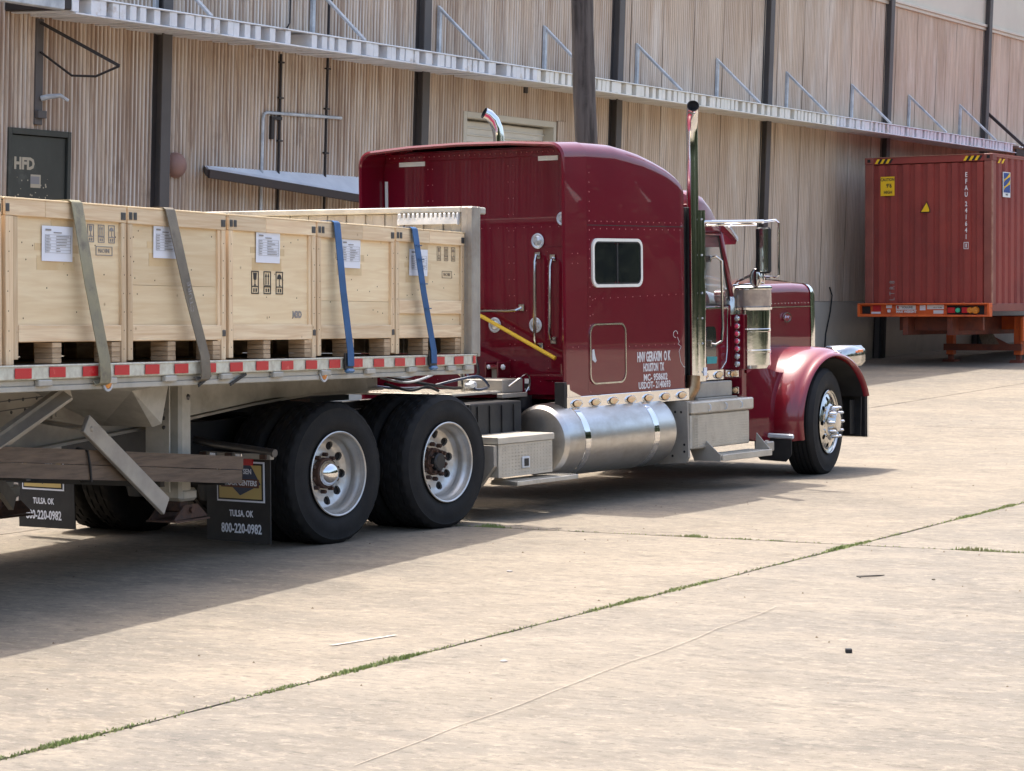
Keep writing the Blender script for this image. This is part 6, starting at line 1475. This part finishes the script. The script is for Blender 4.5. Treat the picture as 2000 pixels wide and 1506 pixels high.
bm = MB(); bm.box(2.60, 2.70, -.42, -.34, .975, 1.02, .012); bm.tube([(2.58, -.46, 1.0), (2.66, -.38, 1.02), (2.74, -.34, .99)], .02, 8); bm.dome((2.66, -.40, 1.02), .03, (0, 0, 1)); bm.build('gladhand', P['galvanised'], tk)
bm = MB(); bm.tube([(2.46, -.45, .96), (2.46, -.45, 1.27)], .018, 8); bm.build('hose_post', P['stainless'], tk)
bm = MB(); bm.bar((2.55, -.30, 1.12), (2.63, -.36, 1.04), .012, .012); bm.build('lever', P['peeled_tan'], tk)
# rear of the frame: mud flap hangers, flaps, lamps
for s_ in (1, -1):
    mf = MB(); mf.prism([(-.655 * s_, .07), (-1.245 * s_, .065), (-1.25 * s_, .66), (-.66 * s_, .66)], 0, -.756, -.746); mfo = mf.build('mud_flap', P['black_rubber'], tk, smooth=False, label='black mud flap lettered TRUCK CENTERS with a phone number')
    y0 = -.98 * s_
    def fl(name, pts, x0, x1, mt, par=mfo): return MB().prism([(y0 + a, b) for a, b in pts], 0, x0, x1).build(name, P[mt], par, smooth=False)
    fl('emblem_border', [(-.22, .345), (.22, .345), (.22, .625), (-.22, .625)], -.7605, -.7565, 'paper')
    fl('emblem_edge', [(-.208, .357), (.208, .357), (.208, .613), (-.208, .613)], -.7625, -.7610, 'black_rubber')
    fl('emblem_gold', [(-.195, .368), (.195, .368), (.195, .60), (-.195, .60)], -.7645, -.7630, 'gold')
    fl('emblem_navy', [(.0, .39), (.14, .50), (.195, .60), (-.10, .60), (-.19, .47)], -.7662, -.7648, 'navy')
    fl('emblem_strip', [(-.175, .445), (.175, .445), (.175, .505), (-.175, .505)], -.7678, -.7665, 'brown_strip')
    text('lettering', 'TRUCK CENTERS', .05, P['paper'], mfo, face_nx(-.7685, y0, .475), sx=.82, bold=.0012); text('lettering', 'SEN', .05, P['paper'], mfo, face_nx(-.7675, y0 - .07, .555), sx=.9, bold=.001)
    text('lettering', 'TULSA. OK', .062, P['paper'], mfo, face_nx(-.758, y0, .262), sx=.72, bold=.0015)
    text('lettering', '800-220-0982', .092, P['paper'], mfo, face_nx(-.758, y0 - .0, .158), sx=.72, bold=.002)
    bm = MB(); bm.tube([(-.76, -.56 * s_, .76), (-.76, -.75 * s_, .735), (-.76, -1.0 * s_, .715), (-.76, -1.30 * s_, .690)], .028, 12); bm.build('flap_hanger', P['galv_dark'], tk)
    bm = MB(); bm.box(-.785, -.745, -.62 * s_, -1.28 * s_, .645, .685, .004); bm.build('hanger_plate', P['dull_alu'], tk)
    for k, yy in enumerate((-.66, -.76, -.90, -1.0, -1.22)):
        MB().box(-.80, -.7855, (yy - .03) * s_, (yy + .03) * s_, .648, .682, .003).build('hanger_clip', P['chrome'] if k % 2 else P['rusty_hub'], tk)
    MB().prism([((-.98) * s_, .60), ((-1.10) * s_, .60), ((-1.10) * s_, .645), ((-1.0) * s_, .645)], 0, -.768, -.758).build('red_reflector', P['reflector_red'], tk, smooth=False)
bm = MB(); bm.box(-.95, -.85, -.36, .36, .60, .76, .004); fo = bm.build('rear_crossmember', BK, tk)
MB().box(-1.0, -.952, -.62, -.56, .80, .90).build('paper_label', P['ink_grey'], fo, smooth=False)
bm = MB(); bm.box(-.97, -.90, .25, .85, .60, .68, .01); bm.build('tail_lamp_bar', P['dull_alu'], tk); MB().box(-.985, -.971, .3, .7, .59, .63, .004).build('tail_lamp', P['reflector_red'], tk)
# half fenders low over the rear drive tyre (black)
for s_ in (1,):
    bm = MB(); secs = []
    for k in range(9):
        a = radians(150 + 0 - k * 9); secs.append([(.0 + .57 * cos(a), y_, .5 + .57 * sin(a)) for y_ in (-.60, -.66)])
    loft(bm, secs, flip=True)
